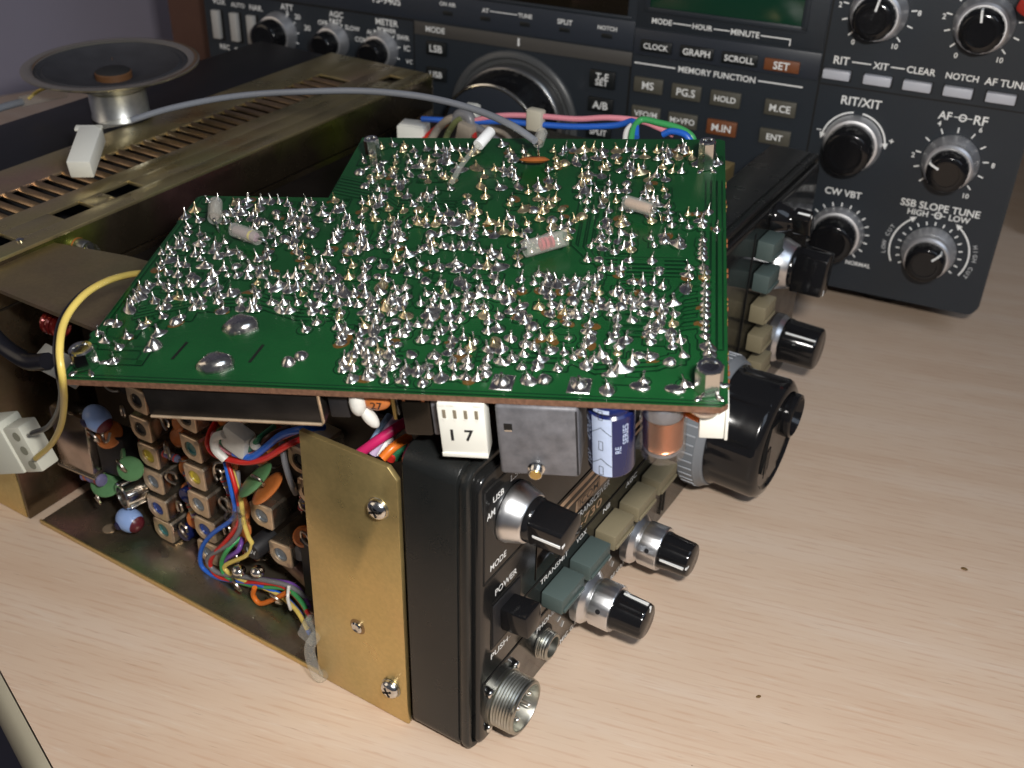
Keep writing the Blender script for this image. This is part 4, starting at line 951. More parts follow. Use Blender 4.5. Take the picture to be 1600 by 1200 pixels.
JOINTS = [(-24.7,4.4), (-9.1,7.1), (-64.6,3.9), (-69,3.8), (-17.6,7.3), (-72.6,4.2), (-80.7,4.1), (-42,6.6), (-38.5,6.8), (-55.5,6.1), (-52.9,6.3), (-58.1,6.2), (-77.4,5.1), (-60.8,6.2), (-63.8,6.4), (-69.4,6.5), (-24.6,9.4), (-74.7,7), (-66.2,8), (-80.9,7.9), (-69.1,8.6), (-36.3,10.7), (-72.4,8.9), (-64.7,9.4), (-58.8,9.7), (-55.9,9.9), (-51.7,10.2), (-40.3,10.9), (-43.9,10.7), (-30,12.4), (-78.1,9.8), (-48.8,12.1), (-75.5,10.4), (-62.1,11.3), (-35,12.9), (-20.3,13.8), (-12.1,14.4), (-83.7,10.1), (-82.1,10.4), (-137.3,7), (-72.7,11.5), (-59.6,12.3), (-56.1,12.5), (-40.3,13.5), (-28.6,14.2), (-25.5,14.4), (-3.9,15.7), (-46.6,13.5), (-51.7,13.6), (-33.1,14.8), (-94.3,11.4), (-64.1,13.3), (-16.8,16.2), (-82.7,12.6), (-19.4,16.5), (-9.6,17.1), (-79,13.3), (-69.5,13.9), (-44.3,15.4), (-27.2,16.4), (-23.8,16.7), (-4.2,18), (-74.2,14), (-31.4,16.6), (-80.3,14.1), (-77,14.3), (-60.7,15.3), (-58.5,15.4), (-35.4,16.8), (-38.7,17.1), (-131.2,11.8), (-82.2,14.9), (-52.5,16.7), (-49,16.9), (-56.4,16.9), (-138.7,12.1), (-42.3,18.2), (-4.1,20.6), (-73.4,16.8), (-12,20.4), (-30.9,19.3), (-82.1,16.7), (-44.3,19), (-75.6,17.6), (-51.5,19), (-86.8,17.4), (-79.3,17.8), (-55.9,19.2), (-17,21.5), (-142.9,14.4), (-64.5,19.2), (-25.5,21.4), (-68.1,19.2), (-82.9,18.5), (-78.7,18.8), (-47.9,20.6), (-22.1,22.1), (-61.1,20.3), (-12.1,23.1), (-30.6,22), (-34.9,21.8), (-58.7,20.9), (-38.7,22), (-41.1,21.9), (-138.5,16.7), (-5.1,24.3), (-75.7,20.4), (-73.6,21), (-72.5,21), (-17.1,24.2), (-44.2,22.6), (-64.8,21.9), (-24.6,24.2), (-146.1,17.4), (-131.3,18.3), (-82.8,21.4), (-30.8,24.3), (-64.1,22.9), (-53.4,23.5), (-86.3,21.6), (-12.2,25.8), (-96.5,21.7), (-5.1,27), (-80.3,22.9), (-51.3,24.8), (-88.7,22.9), (-17.3,26.9), (-78,24), (-24.5,27), (-43.6,25.9), (-136.7,20.9), (-70.3,25.2), (-72.6,25.3), (-12.3,28.6), (-30.8,27.6), (-35.8,27.3), (-39.3,27.1), (-143.1,21.5), (-145.6,21.6), (-76.1,25.6), (-5.2,29.5), (-135.8,22.4), (-128.9,22.8), (-94.2,24.7), (-54,27.5), (-21.5,29.5), (-45.5,28.2), (-60.6,27.9), (-67.6,27.5), (-82.5,27.2), (-14.5,30.9), (-24.5,30.3), (-128.3,24.8), (-63.3,28.7), (-133.2,25.1), (-89.7,27.4), (-5,32.3), (-74.2,28.6), (-52.1,29.8), (-47.4,30), (-80.3,28.7), (-55.3,30.1), (-26.5,31.6), (-34.2,31.2), (-16.7,32.2), (-11.8,32.4), (-77.6,29.4), (-89.7,28.7), (-68.7,29.9), (-30.1,31.9), (-37,31.6), (-39.8,31.4), (-19.5,32.5), (-83.7,29.6), (-97,29), (-94.1,29.2), (-49.6,31.9), (-104.5,29.1), (-102.4,29.2), (-5.1,34.5), (-119,28.6), (-112,29.2), (-110.9,29.3), (-143.1,27.8), (-79.5,31.3), (-135.3,28.5), (-124.4,29.1), (-126.5,29), (-76.4,31.9), (-66.3,32.5), (-63.5,32.6), (-60.6,32.8), (-58.3,32.9), (-55.8,33), (-43.2,33.7), (-38.1,33.9), (-29.8,34.4), (-26.7,34.5), (-24.3,34.7), (-21.2,34.8), (-134.3,29.1), (-115,30.1), (-82.6,32.1), (-68.5,32.9), (-47.5,33.9), (-5.1,36.6), (-86.3,32.4), (-40.5,34.8), (-32.4,35.2), (-19.4,35.9), (-95.8,32.1), (-75.3,33.5), (-91.1,32.7), (-71.3,33.7), (-12,36.8), (-143.2,30.2), (-107.8,32), (-104.9,32.1), (-101.6,32.3), (-98.3,32.5), (-88.6,33), (-16.9,37), (-121.8,31.8), (-112.5,32.3), (-35.6,36.6), (-137.8,31.5), (-125.9,32.1), (-116,32.6), (-83.6,34.6), (-78.9,34.8), (-50.4,36.3), (-29.5,37.4), (-22.2,37.7), (-14.5,38.1), (-143,31.8), (-5.1,39), (-68.5,35.9), (-23.9,38.2), (-134.6,32.7), (-132.4,32.8), (-130.6,32.9), (-94.2,34.8), (-82.6,35.7), (-75.3,36.1), (-53.3,37.2), (-88.7,35.9), (-56,37.5), (-33.3,38.7), (-142.4,33.4), (-68.5,37.4), (-66.2,37.5), (-63.6,37.7), (-60.7,37.8), (-58.1,37.9), (-50.3,38.3), (-41,38.8), (-19.6,39.9), (-17.1,40), (-97.9,36.1), (-85.7,37.1), (-71,37.8), (-26,40.1), (-119.7,35.6), (-101.7,36.5), (-5.1,41.4), (-78.1,38), (-88.5,37.5), (-82.3,37.8), (-32.6,40.2), (-29.7,40.4), (-35.7,40.1), (-125.2,35.8), (-93.1,37.8), (-38.3,40.5), (-50.3,39.9), (-114.1,36.9), (-91.2,38), (-43.2,40.7), (-136.4,36.3), (-143.6,36), (-105.2,37.9), (-96.4,38.3), (-47.9,41), (-142.3,36.6), (-79.2,40), (-76.5,40.2), (-58,41.1), (-52.8,41.3), (-25.1,42.7), (-123.8,38), (-9,43.6), (-61.6,41.4), (-15,43.7), (-134.3,38.1), (-108.4,39.3), (-106,39.4), (-99.6,39.7), (-5.1,44.6), (-87.8,40.7), (-82.4,40.9), (-93.2,40.4), (-34.6,43.2), (-131,38.8), (-142,38.2), (-111.3,39.7), (-139.7,38.9), (-68.4,42.7), (-45.4,43.8), (-42.5,43.9), (-114.5,40.6), (-54.7,43.8), (-31,45), (-21.9,45.4), (-19.6,45.5), (-17,45.6), (-127,40.6), (-132.6,40.3), (-82.4,43.1), (-63.6,44), (-38.5,45.1), (-97.9,42.5), (-95.5,42.6), (-72.5,43.8), (-48.8,45.2), (-87.8,43.9), (-36,46.3), (-32.9,46.5), (-131.4,42), (-102.5,43.4), (-99.2,43.5), (-5.2,47.9), (-91.8,44), (-60,45.7), (-95.2,44.1), (-84.6,44.6), (-30.3,47.1), (-117.9,43.2), (-114.2,43.4), (-107.8,43.7), (-105.5,43.8), (-9.1,48.6), (-56.3,46.4), (-42.3,47.1), (-141.6,42.7), (-123.3,43.5), (-110.6,44.1), (-74.5,46.1), (-25.2,48.4), (-45,47.5), (-136.5,43.5), (-127.3,43.9), (-133.3,43.6), (-88.6,46), (-16.1,49.4), (-139.9,43.9), (-5.3,50.2), (-76.9,47.1), (-100.9,46.2), (-65.9,48.4), (-15.8,50.8), (-81.1,48), (-63,48.9), (-116.2,46.6), (-25.1,50.9), (-70,49.1), (-27.4,51), (-29.5,50.9), (-143,46), (-125.5,46.8), (-118.5,47.1), (-115.1,47.2), (-98.3,48), (-5.7,52.2), (-9,52.2), (-89,48.8), (-72.5,49.5), (-122.9,47.5), (-55.6,50.6), (-105.4,48.5), (-84.9,49.5), (-130.7,47.7), (-104.2,48.9), (-58.2,51), (-70.5,50.5), (-60.5,51), (-92.4,49.8), (-50.6,51.6), (-138.3,47.9), (-136.3,48), (-100.3,49.6), (-66.1,51.2), (-79.5,50.7), (-75.5,50.9), (-143.3,48.9), (-95.2,51.5), (-18,55), (-33.9,54.6), (-30.7,54.7), (-23.3,55), (-141.8,50.1), (-88.1,52.5), (-133.6,51), (-115.1,51.8), (-118.3,51.7), (-82,53.4), (-5.9,56.7), (-122.8,52.1), (-107,52.7), (-55.4,55.1), (-51.2,55.3), (-129.5,52.4), (-79.4,55.1), (-135.8,53.3), (-100.2,54.8), (-5.9,58.9), (-142.5,53.3), (-145.2,53.5), (-126.9,54.2), (-104.2,55.2), (-92.8,55.7), (-58.2,57.3), (-27.4,58.6), (-134.6,54.5), (-116.6,55.3), (-108.8,55.6), (-95.2,56.1), (-61.1,57.7), (-76.8,57.1), (-73.4,57.2), (-48,58.3), (-131.2,55.2), (-100.4,56.5), (-84.6,57.2), (-23.6,59.9), (-139.4,55.5), (-63.1,58.8), (-5.9,61.1), (-144.6,55.9), (-111.3,57.3), (-90.6,58.1), (-68.5,59.2), (-75.6,58.9), (-30.9,60.7), (-25.2,60.9), (-108,58), (-95.8,58.5), (-92.5,58.8), (-83,59.2), (-71.1,59.7), (-66.1,59.9), (-49.8,60.5), (-33.3,61.2), (-45.7,60.7), (-43.9,60.8), (-142.1,57.2), (-131.8,57.6), (-110.4,58.5), (-88,59.4), (-52.9,61), (-17.8,62.4), (-11.9,62.6), (-6,63.1), (-136.3,58.1), (-115.8,58.9), (-23.5,62.7), (-64.5,61.4), (-93.4,60.4), (-143.1,59), (-29.3,63.7), (-15.2,64.2), (-42,63.2), (-141.7,59.7), (-111.5,60.8), (-100.5,61.3), (-84.3,62.1), (-92.9,61.8), (-75.4,62.4), (-47.4,63.5), (-26.6,64.3), (-31.7,64.1), (-11.6,64.9), (-5.8,65.2), (-120.2,61.1), (-114.3,61.3), (-83,62.6), (-88.4,62.3), (-135.8,61.1), (-18.8,65.8), (-39.5,65), (-123.8,62.2), (-64.5,64.7), (-15.3,66.5), (-126.6,62.7), (-118.8,63), (-111.6,63.3), (-100.5,63.7), (-85,64.3), (-51.4,65.8), (-31,66.5), (-23.4,66.8), (-44.2,66), (-107.7,64), (-58.7,66.1), (-54,66.3), (-83.4,65.2), (-75.8,65.4), (-72.9,65.6), (-138.5,63.5), (-123.9,64.1), (-117.2,64.3), (-61.3,66.6), (-67,66.4), (-26.5,67.9), (-142.3,63.7), (-127.7,64.5), (-100.7,65.5), (-93.5,65.8), (-88.4,66), (-70.6,66.9), (-29.3,68.4), (-112.3,65.7), (-64.7,67.7), (-39.9,68.6), (-118.3,66.1), (-50.3,68.8), (-2.3,70.6), (-111.4,67), (-124.5,67.2), (-95.2,68.2), (-88.8,68.7), (-9.4,71.5), (-32.3,70.7), (-41.9,70.3), (-44.7,70.2), (-143.2,66.8), (-131.1,67.6), (-100.2,68.7), (-115.8,68.1), (-86.3,69.4), (-82.8,69.5), (-13.6,72), (-109.7,69), (-77.7,70.3), (-54.4,71.1), (-26.8,72.1), (-98.6,70), (-113.9,69.5), (-121.6,69.2), (-80.1,70.8), (-75.6,71), (-58.6,71.6), (-51.3,71.9), (-40.2,72.2), (-123.1,69.8), (-70.6,71.8), (-67.4,71.9), (-61.3,72.1), (-25.7,73.4), (-133.7,70), (-85.8,71.7), (-73.3,72.3), (-6.1,74.7), (-19.2,74.2), (-141.8,70.4), (-130.6,70.8), (-104.8,71.7), (-116.1,71.3), (-78.3,72.8), (-68.6,73.1), (-64.7,73.3), (-11.3,75.1), (-30.7,74.4), (-38.9,74.1), (-44.8,73.9), (-125.1,71.6), (-92.7,72.7), (-88.1,72.9), (-81,73.3), (-48.5,74.4), (-14.7,75.6), (-26.7,75.2), (-56.5,74.5), (-127.4,72.2), (-119.6,72.5), (-112.2,72.7), (-114.2,72.6), (-42.5,75.3), (-146.1,72.2), (-100.6,73.7), (-96.5,74.1), (-19,76.7), (-127,73.5), (-70.3,75.6), (-133.1,73.6), (-135.2,73.9), (-107.7,74.8), (-75.7,76.1), (-9.7,78.2), (-7.3,78.3), (-130.6,74.7), (-121.1,75), (-93.5,75.9), (-65.4,77.1), (-73,76.8), (-14.8,78.7), (-4.6,79), (-126.8,75.5), (-34.2,78.7), (-47.9,78.3), (-134.1,75.9), (-144.6,75.6), (-112,76.6), (-85.8,77.5), (-81.3,77.8), (-97,77.3), (-50.4,78.8), (-36.4,79.3), (-30.5,79.5), (-24.5,79.6), (-18.9,79.8), (-139.3,76.4), (-117.3,77.1), (-114.2,77.2), (-104.4,77.5), (-53.3,79.4), (-26.8,80.2), (-21.7,80.4), (-42.6,79.7), (-126.4,77.5), (-90.1,78.6), (-76.7,79.3), (-132.6,78), (-108.5,78.7), (-66.9,80.2), (-14.9,81.9), (-48.2,80.8), (-130.6,78.7), (-103.2,79.6), (-94,80.1), (-32.6,82), (-24.4,82.2), (-46.4,81.5), (-140.5,78.8), (-83.9,81), (-92.8,80.8), (-57.3,81.9), (-17.8,83.1), (-119.4,80.4), (-112.2,80.6), (-96.1,81.3), (-135.1,80.6), (-114.1,81.2), (-68.7,82.8), (-98.2,81.9), (-36.6,83.8), (-122.1,81.3), (-143.1,81.1), (-127.3,81.5), (-124.5,81.6), (-29,84.7), (-22.3,84.9), (-140.1,81.5), (-131.4,81.8), (-106.6,82.8), (-79.9,83.8), (-57,84.5), (-32.2,85.2), (-19.1,85.6), (-47.1,84.8), (-45.2,84.8), (-93.6,84.1), (-49.9,85.4), (-26.2,86.1), (-64.5,85.6), (-95.8,84.7), (-38.8,86.4), (-86.4,85.7), (-81,85.8), (-70,86.1), (-15.6,87.7), (-89.3,86.3), (-36,87.8), (-78.8,87.9), (-53,88.6), (-21.2,89.5), (-31,89.9), (-29,90), (-93.1,88.9), (-95.3,88.9), (-37.6,90.4), (-34.6,90.5), (-26.5,90.7), (-16.5,91), (-50.1,90.1), (-75.4,90.1), (-20.4,91.6), (-61.5,91.1), (-48.4,91.5), (-39.7,91.7), (-45.9,91.6), (-66.9,91.7), (-99.8,90.8), (-89.8,91.1), (-56.5,92), (-50.9,92.8), (-38.9,93.8), (-26.4,94.1), (-91.3,93.2), (-36.6,94.6), (-31.3,94.7), (-98.4,93.7), (-89,94), (-82.4,94.8), (-75.5,95), (-48.1,95.7), (-20.5,97), (-16.4,97.1), (-77.9,96.4), (-57.8,96.8), (-99.9,96.6), (-84.3,97.3), (-67,97.7), (-93,97.4), (-25.7,99), (-34,98.8), (-39.3,98.7), (-18.8,99.2), (-79.1,98.1), (-88.6,98.3), (-59,98.9), (-96,98.1), (-37.7,99.4), (-23.5,100.5), (-103.4,99), (-14.4,101.7), (-98.6,100.2), (-28.9,102.1), (-90,101.2), (-75.2,101.5), (-64.4,101.7), (-25.4,102.6), (-49.2,102), (-93.9,101.5), (-81.3,102.1), (-59.7,102.5), (-33.8,103.1), (-32.7,103.1), (-69.9,103.1), (-17.3,104.2), (-22.6,104.1), (-38,103.7), (-47.3,103.5), (-86.5,103.1), (-99.8,104.7), (-41.4,105.9), (-26.6,106.1), (-45.2,105.8), (-78.4,105.5), (-7.6,106.9), (-94.5,105.6), (-90.2,105.6), (-30.2,106.8), (-15.9,107.1), (-2.1,107.4), (-84.6,106.1), (-104.4,106.5), (-60.5,107.7), (-56.3,107.8), (-80.6,107.3), (-75.3,107.8), (-42.2,108.8), (-19,109.2), (-47.9,108.7), (-36.2,109.3), (-9.3,109.8), (-39.5,109.6), (-17.2,110), (-13.5,110.1), (-89.3,109.5), (-95.1,109.4), (-30.5,110.5), (-25.7,110.6), (-22.6,110.6), (-61.6,110.3), (-34.6,110.8), (-83.4,110.7), (-80,110.8), (-72.9,111.3), (-46.2,112.1), (-10,113.1), (-57.9,113.1), (-19.4,113.7), (-11.6,113.8), (-74.2,113.2), (-94.3,113.3), (-90.5,113.3), (-49.2,114), (-40.3,114.1), (-34.9,114.2), (-30.8,114.3), (-28.2,114.3), (-25.4,114.4), (-22.8,114.4), (-16.2,114.5), (-13.1,114.6), (-81.7,113.8), (-76.8,113.9), (-43,114.5), (-37.6,114.6), (-87.2,114.2), (-79.4,114.3), (-45.6,114.8), (-17.7,115.2), (-84.2,114.6), (-71.3,115.2), (-100.9,115.1), (-94,115.6), (-97.9,116.8), (-64.6,117.2)]
def fill(js):
    r = random.Random(17); out = list(js)
    grid = {}
    for p in out: grid.setdefault((int(p[0]//3), int(p[1]//3)), []).append(p)
    def near(x, y, d):
        gx, gy = int(x//3), int(y//3)
        return any((x-q[0])**2+(y-q[1])**2 < d*d for i in (-1, 0, 1) for j in (-1, 0, 1) for q in grid.get((gx+i, gy+j), ()))
    for x, y in js:
        if x < -100 and y < 24: continue
        if r.random() < .20:
            dx, dy = r.choice(((2.54, 0), (-2.54, 0), (0, 2.54), (0, -2.54), (1.8, 1.8)))
            a, b2 = round(x+dx, 1), round(y+dy, 1)
            if inside(a, b2) and 2 < b2 < 119 and -145 < a < -4 and not near(a, b2, 1.75) and not (-18 < a < -4 and 77 < b2 < 100):
                out.append((a, b2)); grid.setdefault((int(a//3), int(b2//3)), []).append((a, b2))
    return out
def inside(x, y): return -a_+.8 < x < -.8 and .8 < y < b_-.8 and not (x < -c_+.8 and y > e_-.8)
JOINTS = fill(JOINTS)
# copper under the green mask: lands, tracks between neighbouring joints, wide earth areas
b = MB(); gap = MB()
rt = random.Random(11)
zt = .035
layer = 0
def quad(p, q, wd_, z):
    d = Vector((q[0]-p[0], q[1]-p[1]))
    if d.length < .2: return
    n = Vector((-d.y, d.x)).normalized()*wd_/2
    t = d.normalized()*wd_*.4
    for B_, k, zz in ((b, 1, z), (gap, (wd_+.85)/wd_, z-.06)):
        n2, t2 = n*k, t*k
        B_.add([(p[0]-t2.x+n2.x, p[1]-t2.y+n2.y, zz), (p[0]-t2.x-n2.x, p[1]-t2.y-n2.y, zz), (q[0]+t2.x-n2.x, q[1]+t2.y-n2.y, zz), (q[0]+t2.x+n2.x, q[1]+t2.y+n2.y, zz)], [(0, 1, 2, 3)])
def zc():
    global layer
    layer += 1
    return .075+.000012*layer
def blob(x, y, r, n=12):
    z = zc()
    for B_, k, zz in ((b, r, z), (gap, r+.32, z-.06)):
        B_.add([(x+k*math.cos(2*PI*i/n), y+k*math.sin(2*PI*i/n), zz) for i in range(n)], [tuple(range(n))])
for x, y in JOINTS:
    if inside(x, y): blob(x, y, rt.uniform(1.3, 1.9))
for i, (x, y) in enumerate(JOINTS):
    near = sorted(((x-q[0])**2+(y-q[1])**2, q) for q in JOINTS if q != (x, y))[:4]
    for d2, q in near[:2 if rt.random() < .6 else 1]:
        if d2 < 64 and rt.random() < .75:
            mid = (q[0], y) if rt.random() < .5 else (x, q[1])
            if not inside(*mid): continue
            w2 = rt.choice((.9, 1.2, 1.8, 2.4))
            quad((x, y), mid, w2, zc()); quad(mid, q, w2, zc())
# bus of long tracks
def path(pts, wd_):
    for p, q in zip(pts, pts[1:]): quad(p, q, wd_, zc())
for k in range(5):
    path([(-38+k*1.9, 90), (-38+k*1.9, 62-k*1.2), (-34+k*1.5, 56-k*1.8), (-10, 56-k*1.8)], .9)
for k in range(7):
    path([(-6.3, 28+k*3.1), (-10, 27+k*3.0), (-13.5, 24+k*2.2), (-24, 24+k*2.2)], 1.0)
for k in range(4):
    path([(-82+k*1.8, 84), (-86+k*1.8, 74), (-90+k*1.8, 62)], 1.0)
for k in range(3):
    path([(-54, 13+k*1.7), (-34, 13.5+k*1.7), (-28, 10+k*1.6), (-15, 12+k*1.6), (-9, 16+k)], 1.0)
for k in range(6):
    path([(-108, 96-k*1.7), (-96, 92-k*1.7), (-88, 84-k*1.7), (-72, 84-k*1.7), (-66, 90-k*1.5)], .95)
for k in range(4):
    path([(-140, 24+k*1.5), (-128, 30+k*1.5), (-112, 31+k*1.5), (-100, 26+k*1.5), (-92, 26+k*1.5)], .9)
for k in range(3):
    path([(-4.6+k*1.5, 20), (-4.6+k*1.5, 96)], .9)
path([(-146, 1.2), (-1.2, 1.2)], .7); path([(-146.4, 2), (-146.4, 83)], .7)
tag(gap.obj('track_gap', M_PCB, bd), None, None, kind='stuff')
tag(b.obj('copper_track', M_TRACE, bd), None, None, kind='stuff')

# solder joints: irregular fillets with the clipped lead standing in them
def joint_mesh(seed, big=1.0, pin=True, ecc=1.0, flux=False):
    r = random.Random(seed)
    seg = 12
    R = 1.27*big
    ph1, ph2 = r.uniform(0, 6.3), r.uniform(0, 6.3)
    e1, e2 = r.uniform(.10, .34), r.uniform(.04, .13)
    def jag(a, i):
        k = (1, 1, .9, .6, .3, .1, 0)[min(i, 6)]
        return 1+k*(e1*math.cos(a-ph1)+e2*math.cos(3*a-ph2))
    hh = r.uniform(1.0, 1.65)*(.7+.3*big)
    prof = [(R, 0), (R*.94, .10*hh), (R*.72, .24*hh), (R*.47, .46*hh), (R*.29, .74*hh), (R*.18, hh*.97)]
    if pin:
        pr_ = r.uniform(.15, .21); top = max(1.7, hh+.2)+r.uniform(.3, 1.1)
        prof += [(pr_, hh*1.02), (pr_, top), (pr_*.8, top+.08), (0, top+.1)]
    else:
        prof = [(R, 0), (R*.95, .16*hh), (R*.78, .38*hh), (R*.52, .6*hh), (R*.25, .75*hh), (0, .8*hh)]
    b = MB()
    b.lathe(prof, seg, Matrix.Diagonal((ecc, 1, 1, 1)), jag)
    if pin:       # the lead leans a little
        lx, ly = r.uniform(-.35, .35), r.uniform(-.35, .35)
        b.v = [(x+lx*max(0, z-hh*.6), y+ly*max(0, z-hh*.6), z) for x, y, z in b.v]
    return b
VAR = []
for i in range(30):
    big = (1.0, .80, 1.12, .9, 1.25, .95, 1.05)[i % 7]
    pin = i % 15 != 3
    ecc = (1, 1.2, 1.0, 1.35, 1.1, 1.7)[i % 6]
    VAR.append(joint_mesh(100+i, big, pin, ecc))
VM = [(v_.mesh('solder_joint', M_SOLDER, 50), v_.mesh('solder_joint', M_FLUX, 50)) for v_ in VAR]
jl = sorted(JOINTS, key=lambda p: p[1])
rest = MB()
rj = random.Random(21)
for i, (x, y) in enumerate(jl):
    k = rj.randrange(len(VAR))
    a = rj.uniform(0, 6.28)
    if -8.4 < x < -4.6 and 12 < y < 74: k = 0; a = rj.uniform(-.2, .2)
    far = y > 70
    fl = rj.random() < (.34 if far and x > -108 else .07)
    s = rj.uniform(.82, 1.10)*(1.04 if y < 40 else 1)
    M = T(x, y, .08) @ Rz(a) @ Matrix.Diagonal((s, s, s, 1))
    if i < 300:
        put('solder_joint', VM[k][1 if fl else 0], bd, M)
    else:
        rest.mi = 1 if fl else 0
        rest.add(VAR[k].v, VAR[k].f, M)
tag(rest.obj('solder_joints_beyond', [M_SOLDER, M_FLUX], bd, angle=50), None, None, kind='stuff')
# bridges of solder between joints, flux puddles
br = MB(); fxm = MB()
for i, (x, y) in enumerate(jl):
    if rj.random() < .03:
        d2, q = min(((x-p[0])**2+(y-p[1])**2, p) for p in jl if p != (x, y))
        if 1.5 < d2 < 18:
            br.ball((0, 0, .05), 1, T((x+q[0])/2, (y+q[1])/2, .03) @ Rz(math.atan2(q[1]-y, q[0]-x)), math.sqrt(d2)*.62, rj.uniform(.6, .9), rj.uniform(.22, .4), 12, 6)
    if rj.random() < .10:
        fxm.ball((0, 0, 0), 1, T(x+rj.uniform(-.8, .8), y+rj.uniform(-.8, .8), .03) @ Rz(rj.uniform(0, 3)), rj.uniform(1.5, 2.4), rj.uniform(1.1, 1.8), .10, 12, 6)
tag(br.obj('solder_bridges', M_SOLDER, bd), None, None, kind='stuff')
tag(fxm.obj('flux_residue', M_AMBER, bd), None, None, kind='stuff')
# broad tabs and pads of solder
def pad(poly, h, m=M_SOLDER, name='solder_tab', dome=1.0):
    cx = sum(p[0] for p in poly)/len(poly); cy = sum(p[1] for p in poly)/len(poly)
    b = MB(); n = len(poly); v = []; f = []
    for k, (s, z) in enumerate(((1, 0), (.93, h*.5), (.74, h*.85), (.4, h*dome))):
        v += [(cx+(x-cx)*s, cy+(y-cy)*s, z) for x, y in poly]
    v.append((cx, cy, h*dome))
    for k in range(3):
        for i in range(n): f.append((k*n+i, k*n+(i+1) % n, (k+1)*n+(i+1) % n, (k+1)*n+i))
    for i in range(n): f.append((3*n+i, 3*n+(i+1) % n, 4*n))
    b.add(v, f)
    return b.obj(name, m, bd, T(0, 0, .06), 60)
pad([(-116.2, 20.0), (-113.5, 18.2), (-110.4, 19.2), (-107.6, 21.4), (-108.6, 24.2), (-113.0, 25.6), (-115.0, 24.2)], 2.4)
pad([(-116.8, 5.2), (-113.8, 3.6), (-110.8, 4.6), (-108.4, 6.6), (-109.2, 9.2), (-113.2, 10.4), (-115.6, 9.0)], 2.6)
for cx in (-47.4, -30.9):
    pad([(cx-2.6, 2.6), (cx+2.4, 2.4), (cx+2.7, 7.6), (cx-2.2, 8.0)], .5, M_SOLDER)
    MB().lathe([(1.9, 0), (1.7, .5), (1.0, 1.1), (.5, 1.4), (.35, 2.4), (0, 2.5)], 18).obj('shield_lug', M_SOLDER, bd, T(cx, 5.0, .35))
MB().lathe([(2.0, 0), (1.8, .5), (1.0, 1.6), (.3, 2.2), (0, 2.3)], 20).obj('solder_lump', M_SOLDER, bd, T(-130.2, 13.2, .05))
MB().lathe([(1.7, 0), (1.5, .5), (.9, 1.3), (.3, 1.7), (0, 1.8)], 20).obj('solder_lump', M_SOLDER, bd, T(-96.4, 9.0, .05))
for x, y in ((-18.2, 5.6), (-10.9, 5.2)):
    MB().ball((0, 0, 0), 1, None, 2.3, 1.5, .7, 20, 10).obj('solder_pool', M_SOLDER, bd, T(x, y, .05) @ Rz(-.2))
for x, y in ((-123.5, 12), (-105, 12)):
    MB().box(-.35, .35, -3.4, 3.4, 0, .06).obj('mask_scratch', M_GROOVE, bd, T(x, y, .03) @ Rz(-.15))
# hexagonal stand-offs
def standoff(x, y, h, r=3.0):
    hexa = [(r*math.cos(i*PI/3+.25), r*math.sin(i*PI/3+.25)) for i in range(6)]
    b = MB(); b.prism(hexa, .2, h-.4)
    b.lathe([(r*.92, h-.4), (r*.86, h), (r*.62, h), (r*.55, h-.5), (r*.5, h-2.2), (0, h-2.3)], 28)
    so = b.obj('standoff', M_CHROME, bd, T(x, y, 0))
    for k in range(5):
        MB().ball((0, 0, 0), 1, None, 1.2, .7, .45, 10, 6).obj('solder_foot', M_SOLDER, so, Rz(k*1.25+.4) @ T(r+.7, 0, .1))
standoff(-4.0, 5.6, 6.4)
standoff(-143.0, 5.0, 5.2)
standoff(-100.6, 104.6, 8.2, 2.2)
standoff(-5.2, 104.4, 8.2, 2.4)
# sleeved parts lying on the solder side
def sleeve(p, q, r, m=M_CLEAR, inner=None, bands=(), z=2.6, name='sleeved_capacitor'):
    p = Vector((*p, z)); q = Vector((*q, z)); d = q-p; L_ = d.length
    M = T(*p) @ d.to_track_quat('Z', 'Y').to_matrix().to_4x4()
    o = MB().lathe([(r*.86, .6), (r*.9, 0), (r, .1), (r, L_-.1), (r*.9, L_), (r*.86, L_-.6), (r*.86, .6)], 28, cap=False).obj(name, m, bd, M)
    if inner is not None:
        MB().lathe([(0, .4), (r*.6, .5), (r*.72, 1.2), (r*.72, L_-1.4), (r*.6, L_-.8), (0, L_-.7)], 22).obj('capacitor_body', inner, o)
    for t, c in bands:
        MB().lathe([(r*.75, t*L_-.35), (r*.75, t*L_+.35)], 22).obj('colour_band', c, o)
    MB().tube([(0, 0, L_-.8), (0, .2, L_+1.0), (.4, -.8, L_+2.0), (.6, -z+.4, L_+2.4)], .3, 7, 4).obj('lead', M_CHROME, o)
    return o
M_INNER = m_thin('frosted_inner', (.50, .46, .42), (.9, .88, .84), .35, .9, .4)
M_PINKB = m_thin('red_band', (.70, .10, .14), (1, .8, .8), .35, .8, .4)
M_YEL = mat('yellow_band', (.55, .45, .08), .5)
sleeve((-137.6, 74.5), (-134.6, 66.0), 1.9, inner=M_INNER, z=3.4)
sleeve((-127.2, 60.5), (-119.0, 56.4), 1.9, inner=mat('violet_body', (.26, .20, .22), .4), bands=((.72, M_YEL),), z=3.4)
sleeve((-39.6, 59.8), (-49.2, 53.8), 2.15, bands=((.35, M_PINKB), (.48, M_PINKB), (.58, M_PINKB)), z=3.4)
sleeve((-26.0, 77.8), (-18.6, 73.6), 1.8, inner=mat('rose_body', (.36, .25, .20), .4), z=3.8)
sleeve((-52.6, 116.2), (-52.9, 109.6), 1.7, m=M_CLEAR, inner=M_INNER, z=4.6)
MB().lathe([(0, -.8), (3.0, -.7), (4.4, 0), (3.0, .7), (0, .8)], 26).obj('disc_capacitor', M_ORANGE, bd, T(-53.2, 103.2, 2.6) @ Rx(-.35) @ Matrix.Diagonal((1.0, .8, 1, 1)))
letter(bd, '100', T(-53.6, 103.0, 3.5) @ Rx(-.35) , 2.6, None, M_BLACKINK, .01)
